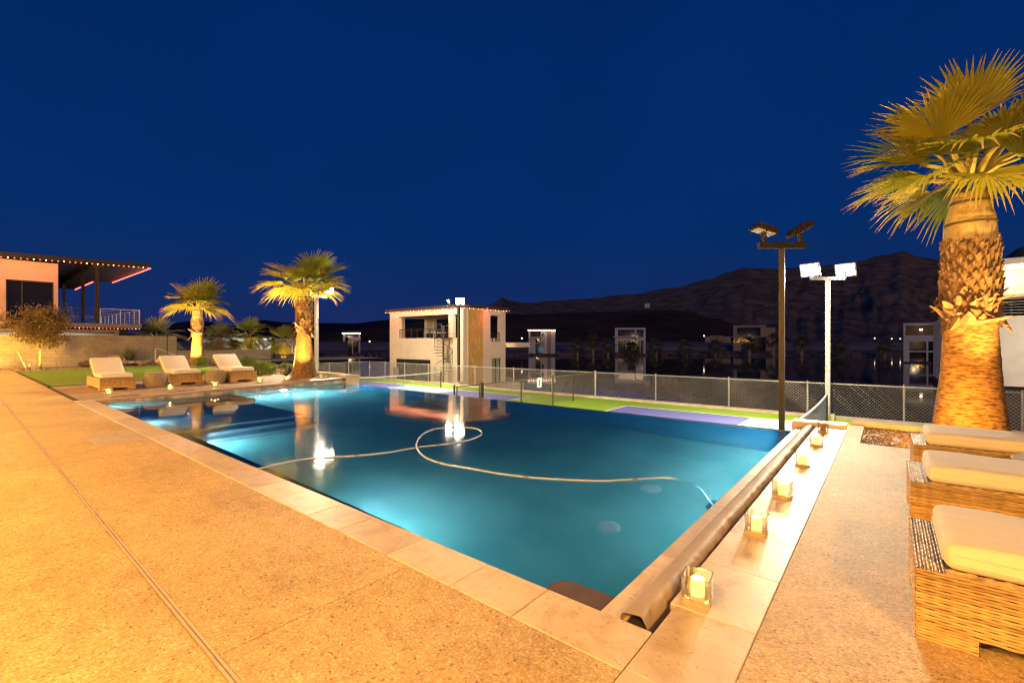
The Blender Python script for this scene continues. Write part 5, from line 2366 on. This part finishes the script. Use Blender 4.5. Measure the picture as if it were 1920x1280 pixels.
def ridge(name, pts, Zr, Z0, z0, m, amp, seed, nc=150, nr=34, pw=1.25):
    """a hill whose crest follows the given skyline; slopes carry gullies and fall away behind the crest"""
    pts = sorted(pts)
    b = MB()
    a, c = pts[0][0], pts[-1][0]
    g = []
    for i in range(nc + 1):
        px = a + (c - a) * i / nc
        for (xa, ya), (xb, yb) in zip(pts, pts[1:]):
            if xa <= px <= xb:
                w = (px - xa) / (xb - xa)
                w = w * w * (3 - 2 * w)
                py = ya + (yb - ya) * w
                break
        k = (px - CX) / FPX
        zr = H + (CY - py) / FPX * Zr + amp * .06 * noise.fractal(Vector((px * .035, seed, 0)), 1.0, 2.0, 4)
        col = []
        for j in range(nr + 6):
            tt = j / nr
            Z = Z0 + (Zr - Z0) * tt
            if tt <= 1:
                z = z0 + (zr - z0) * tt ** pw
                n_ = noise.fractal(Vector((k * 9 + seed, tt * 3.0, seed)), .8, 2.1, 7) + .7 * abs(noise.noise(Vector((k * 30, tt * 2.5 + seed, 0)))) + .35 * abs(noise.noise(Vector((k * 75, tt * 4 + seed, 3))))
                z += amp * (n_ - .35) * 4 * tt * (1 - tt) ** 1.3
            else:
                z = zr - (zr - z0) * (tt - 1) * 3.5
            col.append(b.vert(cam_pt(k * Z, Z, z)))
        g.append(col)
    for ca_, cb_ in zip(g, g[1:]):
        for j in range(nr + 5):
            b.f.append([ca_[j], cb_[j], cb_[j + 1], ca_[j + 1]])
    return b.build(name, m, kind='structure', smooth=True)


ridge('near_hill', [(540, 640), (592, 627), (660, 618), (730, 611), (800, 601), (870, 596), (960, 589), (1090, 586), (1160, 584), (1235, 581), (1290, 583), (1340, 597), (1400, 614), (1460, 630), (1500, 640)],
      620, 330, -1, M_hill_a, 5, 3.3)
ridge('mountain', [(830, 612), (900, 580), (925, 569), (941, 557.5), (955, 564), (992, 568), (1029, 564), (1082, 561), (1180, 552), (1260, 540), (1329, 524), (1365, 511), (1394, 502), (1452, 504), (1520, 501), (1600, 491), (1660, 478), (1693, 471), (1722, 482), (1760, 487), (1800, 489), (1870, 487), (1920, 463), (2020, 425), (2200, 405), (2500, 420), (2900, 520)],
      1900, 520, 2, M_hill_b, 24, 8.1, nc=420, nr=80, pw=1.35)
ridge('far_ridge', [(-300, 620), (0, 622), (200, 630), (312, 618), (328, 604.5), (360, 602), (385, 602.5), (430, 611), (468, 604), (492, 600), (530, 604), (592, 605), (660, 606), (727, 600), (830, 597), (900, 600), (980, 625)],
      4200, 1500, 5, M_hill_c, 30, 5.7, nc=160, nr=24)

# far houses: real boxes with depth, facing the lake
def pbox(b, px0, px1, py0, py1, Z, dz0, dz1, pc):
    """a box on the facade plane of a house whose front faces across the lake"""
    o_ = at_d(pc, CY, Z)
    n_ = Vector((*ray(pc, CY)[:2], 0)).normalized()
    u_ = Vector((n_.y, -n_.x, 0))

    def hit(px, py):
        r_ = Vector(ray(px, py))
        t_ = n_.dot(Vector((o_.x, o_.y, 0))) / n_.dot(r_)
        return Vector((0, 0, H)) + r_ * t_
    c0, c1 = hit(px0, py1), hit(px1, py0)
    k0 = hit((px0 + px1) / 2, py0).z
    k1 = hit((px0 + px1) / 2, py1).z
    cen = Vector(((c0.x + c1.x) / 2, (c0.y + c1.y) / 2, (k0 + k1) / 2)) + n_ * (dz0 + dz1) / 2
    hw = abs((c1 - c0).dot(u_)) / 2
    b.obox(cen, u_, n_, (0, 0, 1), hw, abs(dz1 - dz0) / 2, abs(k0 - k1) / 2)


def far_house(name, label, Z, parts, base):
    t = thing(name, label, 'house', at_d(*base, Z))
    for nm, m, rects in parts:
        b = MB()
        for r in rects:
            pbox(b, r[0], r[1], r[2], r[3], Z, r[4], r[5], base[0])
        b.build(nm, m, t, world=True)
    return t


D = 7
far_house('far_boathouse', 'distant white boathouse with a lit roof edge and a dark wood strip', 150,
          [('wall', M_far_white, [(991, 1004, 634, 663, 0, D), (1014, 1026, 622, 663, 0, D), (1033, 1041, 619, 663, 0, D), (991, 1014, 631.5, 635, -1.2, D), (991, 994, 622, 631.5, 0, D)]),
           ('wood_strip', M_far_tan, [(1026.1, 1032.9, 618.6, 662.5, .1, D)]),
           ('roof', M_roof, [(989, 1042.5, 616, 618.5, -.6, D)]),
           ('window', M_win, [(1004.1, 1013.9, 635.1, 663, .5, D - 1), (994.1, 1013.9, 618.6, 631.4, 3, D - 1), (1016, 1019.5, 625, 634, -.12, -.02), (1016, 1019.5, 641, 650, -.12, -.02)])], (1015, 663))
string_light('warm string light on the roof of the distant boathouse with the wood strip', [at_d(989, 618.5, 149), at_d(1042, 618.5, 149)], 17, 'w', .17)
far_house('far_boathouse', 'distant unlit white boathouse with an open frame front', 150,
          [('wall', M_far_white, [(1153, 1158.5, 618, 664, 0, D), (1190.6, 1193, 618, 664, 0, D), (1206.5, 1210.5, 618, 664, 0, D), (1153, 1210.5, 614.5, 617.9, 0, D), (1158.6, 1206.4, 632, 638, 0, D), (1173, 1175, 638.1, 664, 0, 1), (1199.5, 1201, 638.1, 664, 0, 1)]),
           ('balcony', M_far_white, [(1150, 1192, 630.5, 631.9, -1.6, 0)]),
           ('window', M_win, [(1158.6, 1190.5, 638.1, 664, 1.2, D - 1), (1193.1, 1206.4, 638.1, 664, 1.2, D - 1), (1158.6, 1206.4, 618, 631.9, 4, D - 1)])], (1181, 664))
far_house('far_boathouse', 'distant boathouse with a lit roof edge left of the cream boathouse', 150,
          [('wall', M_far_white, [(643, 647, 624, 640, 0, D), (653, 676, 632, 638.5, -1, D), (672.5, 675.5, 624, 664, 0, D), (660, 662, 638.6, 664, 0, 1)]),
           ('roof', M_roof, [(641, 677, 621, 623.5, -.6, D)]),
           ('window', M_win, [(647.1, 672.4, 623.6, 631.9, 2, D - 1), (653, 672.4, 638.6, 664, 1, D - 1)])], (660, 664))
string_light('warm string light on the roof of the distant boathouse left of the cream one', [at_d(641, 623.8, 149), at_d(676.5, 623.8, 149)], 13, 'w', .17)
far_house('far_house', 'distant tan house with a wide upper terrace behind palms', 175,
          [('wall', M_far_tan, [(1375, 1382, 610.5, 631, 0, 9), (1426, 1434, 610.5, 631, 0, 9), (1375, 1436, 609.5, 614, -.02, 9), (1382.1, 1390, 642, 660, 0, 9), (1375, 1382, 642, 662, .2, 9)]),
           ('terrace', M_far_tan, [(1372, 1440, 630.5, 632, -2.2, 9)]),
           ('window', M_win, [(1382.1, 1425.9, 614.1, 630.4, 2, 8), (1390.1, 1436, 632.1, 660, .5, 8), (1375, 1390, 632.1, 641.9, .6, 8)]),
           ('side_wing', M_far_tan, [(1434.1, 1454, 614, 660, 1, 9)])], (1405, 662))
far_house('far_house', 'distant low tan building left of the terrace house', 260,
          [('wall', M_far_tan, [(1322, 1370, 631, 646, 0, 9)]), ('roof', M_solar, [(1331, 1356, 629, 630.9, -1, 9)]),
           ('window', M_glow_win, [(1332, 1337, 634.5, 642, -.15, -.02), (1340, 1350, 634.5, 642, -.15, -.02), (1353, 1359, 634.5, 642, -.15, -.02), (1361, 1366, 634.5, 642, -.15, -.02)])], (1345, 646))
far_house('far_boathouse', 'white boathouse across the water with a lit lamp, left of the big palm trunk', 95,
          [('wall', M_far_white, [(1694, 1697, 605, 678, 0, 6), (1697.1, 1758, 605, 609, 0, 6), (1697.1, 1758, 628.5, 640, 0, 6), (1697.1, 1705, 640.1, 678, 0, 6), (1737, 1740.5, 640.1, 678, 0, 6), (1697.1, 1758, 657.5, 660, .2, 1)]),
           ('window', M_win, [(1705.1, 1736.9, 640.1, 657.4, .6, 5), (1740.6, 1758, 640.1, 657.4, .6, 5), (1705.1, 1736.9, 660.1, 678, .6, 5), (1740.6, 1758, 660.1, 678, .6, 5)]),
           ('room', M_glow_win, [(1697.1, 1758, 609.1, 628.4, 3.5, 5)]),
           ('lamp', M_warm_small, [(1724, 1730, 616, 619, 2, 2.4)])], (1727, 678))
far_house('hill_tank', 'tiny pale box standing high on the mountain slope', 900,
          [('tank', M_far_white, [(1209, 1218, 574, 581, -60, -54)]), ('tank_roof', M_solar, [(1210, 1217, 573, 573.9, -59, -55)])], (1213, 581))['category'] = 'tank'

for (px, hp_, seed, lab, Zf) in ((1083, 18, 81, 'distant palm left of the tallest palm on the far shore', 140), (1112.5, 27, 82, 'tallest distant palm on the far shore between the two white boathouses', 140),
                             (1140, 20, 83, 'distant palm left of the unlit white boathouse', 140), (1186, 14, 84, 'distant palm in front of the unlit white boathouse', 140),
                             (1230, 17, 85, 'distant palm right of the unlit white boathouse', 140), (1286, 16, 86, 'distant palm alone on the bank right of the unlit boathouse', 140),
                             (1341, 18, 87, 'distant palm in front of the low tan building', 140), (1405, 24, 88, 'distant bushy palm in front of the terrace house', 140),
                             (1450, 30, 89, 'distant tall palm right of the terrace house', 140), (1503, 26, 90, 'distant palm between the two court light poles', 140), (1575, 20, 91, 'distant palm behind the pale light pole', 140),
                             (1658, 18, 92, 'distant palm left of the white boathouse across the water', 140)):
    c = at_d(px, 667, Zf)
    small_palm(lab, (c.x, c.y, -2.9), (hp_ / FPX * Zf), .38, 2.0, seed, 16, 12, M_frond_far, 'palms on the far shore', 1.05, M_far_tan)
for (px, py, Zf, lab) in ((1035, 629, 160, 'distant street lamp right of the lit boathouse'), (1320, 629.5, 180, 'distant lamp beside the low tan building'), (978.5, 634, 155, 'distant lamp beside the lit boathouse'),
                          (1640, 634, 230, 'first of the small distant lamps near the white boathouse'), (1672, 635, 230, 'middle one of the small distant lamps near the white boathouse'), (1688, 635, 230, 'last of the small distant lamps near the white boathouse'),
                          (693, 640, 165, 'distant lamp just left of the cream boathouse')):
    c = at_d(px, py, Zf)
    t = thing('street_lamp', lab, 'lamp', (c.x, c.y, -2.4), 0, 'distant lamps on the far shore')
    b = MB()
    b.tube((0, 0, -.6), (0, 0, c.z + 2.4), .07, n=6)
    b.build('post', M_black, t)
    b = MB()
    b.ico((0, 0, c.z + 2.4), .26, 2)
    b.build('lamp_globe', M_warm_small, t, smooth=True)

# ================================================================== light
world = bpy.data.worlds.new('World')
sc.world = world
world.use_nodes = True
nt = world.node_tree
nt.nodes.clear()
out = nt.nodes.new('ShaderNodeOutputWorld')
bg = nt.nodes.new('ShaderNodeBackground')
sky = nt.nodes.new('ShaderNodeTexSky')
sky.sky_type = 'NISHITA'
sky.sun_disc = False
SUN_EL, SUN_ROT = R(-4.0), R(150)
sky.sun_elevation = SUN_EL
sky.sun_rotation = SUN_ROT
# dusk gradient over elevation, with the Nishita twilight added for its slight unevenness
tcw = nt.nodes.new('ShaderNodeTexCoord')
sep = nt.nodes.new('ShaderNodeSeparateXYZ')
nt.links.new(tcw.outputs['Generated'], sep.inputs[0])
grad = nt.nodes.new('ShaderNodeValToRGB')
cr_ = grad.color_ramp
cr_.elements[0].position = 0.0
cr_.elements[0].color = (.012, .021, .100, 1)
cr_.elements[1].position = 1.0
cr_.elements[1].color = (.0004, .013, .075, 1)
for p_, c_ in ((.08, (.006, .0225, .112)), (.22, (.0012, .0245, .130)), (.5, (.0006, .021, .122))):
    e_ = cr_.elements.new(p_)
    e_.color = (*c_, 1)
nt.links.new(sep.outputs[2], grad.inputs[0])
tint = nt.nodes.new('ShaderNodeMix')
tint.data_type = 'RGBA'
tint.blend_type = 'ADD'
tint.inputs[0].default_value = 0.015
wn_ = nt.nodes.new('ShaderNodeTexNoise')
wn_.inputs['Scale'].default_value = 2.2
wn_.inputs['Detail'].default_value = 5
nt.links.new(tcw.outputs['Generated'], wn_.inputs[0])
wm_ = nt.nodes.new('ShaderNodeMapRange')
wm_.inputs['From Min'].default_value = .3
wm_.inputs['From Max'].default_value = .7
wm_.inputs['To Min'].default_value = .90
wm_.inputs['To Max'].default_value = 1.08
nt.links.new(wn_.outputs[0], wm_.inputs[0])
ws_ = nt.nodes.new('ShaderNodeVectorMath')
ws_.operation = 'SCALE'
nt.links.new(grad.outputs[0], ws_.inputs[0])
nt.links.new(wm_.outputs[0], ws_.inputs['Scale'])
nt.links.new(ws_.outputs[0], tint.inputs[6])
nt.links.new(sky.outputs[0], tint.inputs[7])
nt.links.new(tint.outputs[2], bg.inputs[0])
bg.inputs[1].default_value = 0.95
nt.links.new(bg.outputs[0], out.inputs[0])

# faint last light from behind the camera (moon-pale), keeps the hills readable
s = lamp('sun', 'SUN', (0, 0, 50), .36, (1.0, .66, .46), target=(-30, 60, 39))
s.data.angle = R(12)

HOUSE = (1.0, .47, .07)
for (x, y, z, p) in ((-1.5, -2.6, 2.9, 1300), (-6.5, -3.0, 3.0, 1700), (-12, -3.0, 3.0, 1500), (-18, -3.2, 3.0, 1700), (-25, -2.6, 3.0, 2600), (-31, -3, 3.2, 2600), (3.0, -1.2, 2.9, 1500)):
    lamp('patio_lamp', 'POINT', (x, y, z), p * .88, HOUSE, .12)
FL = (1.0, .80, .53)


def flood(x, y, z, p, target, ang):
    lamp('flood_lamp', 'SPOT', (x, y, z), p, FL, .16, target, ang, 1.0)


for off in (-.62, .62):
    q = Vector((-1.58, 19.3, 3.85)) + ax_cam * off
    flood(q.x, q.y - .2, q.z, 620, (-.9 + off, 4.5, 0), 75)
    flood(q.x, q.y - .22, q.z, 2700, (.15 + off * .5, .8, 0), 21)
    flood(q.x, q.y - .2, q.z, 2500, (-3 + off * 4, 13.5, ZC), 130)
q = Vector((-20.9, 20.2, 3.9))
flood(q.x + .2, q.y - .3, q.z, 2400, (-14, 8, -1), 110)
flood(q.x - .6, q.y - .3, q.z, 4200, (-22, 14, ZC), 150)
flood(q.x - .6, q.y - .4, q.z, 500, (-25, 22, 1), 150)
q = Vector((-21.1, 11.2, 3.9))
flood(q.x + .3, q.y - .2, q.z, 3200, (-15, 5, 0), 110)
flood(q.x, q.y + .3, q.z, 4200, (-20, 15.5, ZC), 150)
flood(q.x - .5, q.y - .2, q.z, 11000, (-36, 5.5, .3), 95)
flood(q.x - .3, q.y + .3, q.z, 3000, (-25, 22, .5), 110)
q = Vector((-1.6, 10.7, 3.7))
flood(q.x - .3, q.y + .2, q.z, 4300, (-6, 15.5, ZC), 140)
flood(q.x - .2, q.y + .3, q.z, 6000, (-21, 23, 1), 60)

POOLC = (.62, .92, 1.0)
for (x, y, z, p, tx, ty, tz) in ((-4.2, 2.64, -.95, 105, -4.2, 6, -1.6), (-10.8, 2.24, -.27, 60, -10.6, 5.5, -.4), (-14.7, 6.6, -.42, 620, -8, 6.4, -1.2), (-1.3, 5.4, -.9, 45, -6, 5.4, -1.2), (-1.3, 7.7, -.75, 110, -6, 7.6, -1.2), (-8.6, 2.62, -.95, 85, -8, 6, -1.4), (-13.9, 2.25, -.5, 50, -13.9, 4, -.9)):  # cover-side and shelf-step lamps are unseen fill added for the water
    lamp('pool_and_fill_lamp', 'SPOT', (x, y, z), p, POOLC, .07, (tx, ty, tz), 176, .15)

# ================================================================== camera
cam = bpy.data.cameras.new('camera')
cam.sensor_width = 36
cam.lens = FPX / 1920 * 36
cam.shift_y = 1.0 / 1920
cam.clip_start = .05
cam.clip_end = 30000
co = bpy.data.objects.new('camera', cam)
COL.objects.link(co)
co.location = (0, 0, H)
co.rotation_euler = (R(90), 0, A)
sc.camera = co

sc.view_settings.view_transform = 'Standard'
sc.view_settings.look = 'None'
sc.view_settings.gamma = 1
sc.view_settings.exposure = 0.15
sc.cycles.use_denoising = True
sc.cycles.use_adaptive_sampling = False
sc.cycles.pixel_filter_type = 'BLACKMAN_HARRIS'
sc.cycles.filter_width = 1.2
sc.cycles.max_bounces = 10
sc.cycles.transparent_max_bounces = 16
sc.cycles.caustics_reflective = False
sc.cycles.caustics_refractive = False
sc.cycles.sample_clamp_indirect = 120.0
sc.cycles.blur_glossy = 0.5
for o in bpy.data.objects:
    if '_o' in o:
        del o['_o']
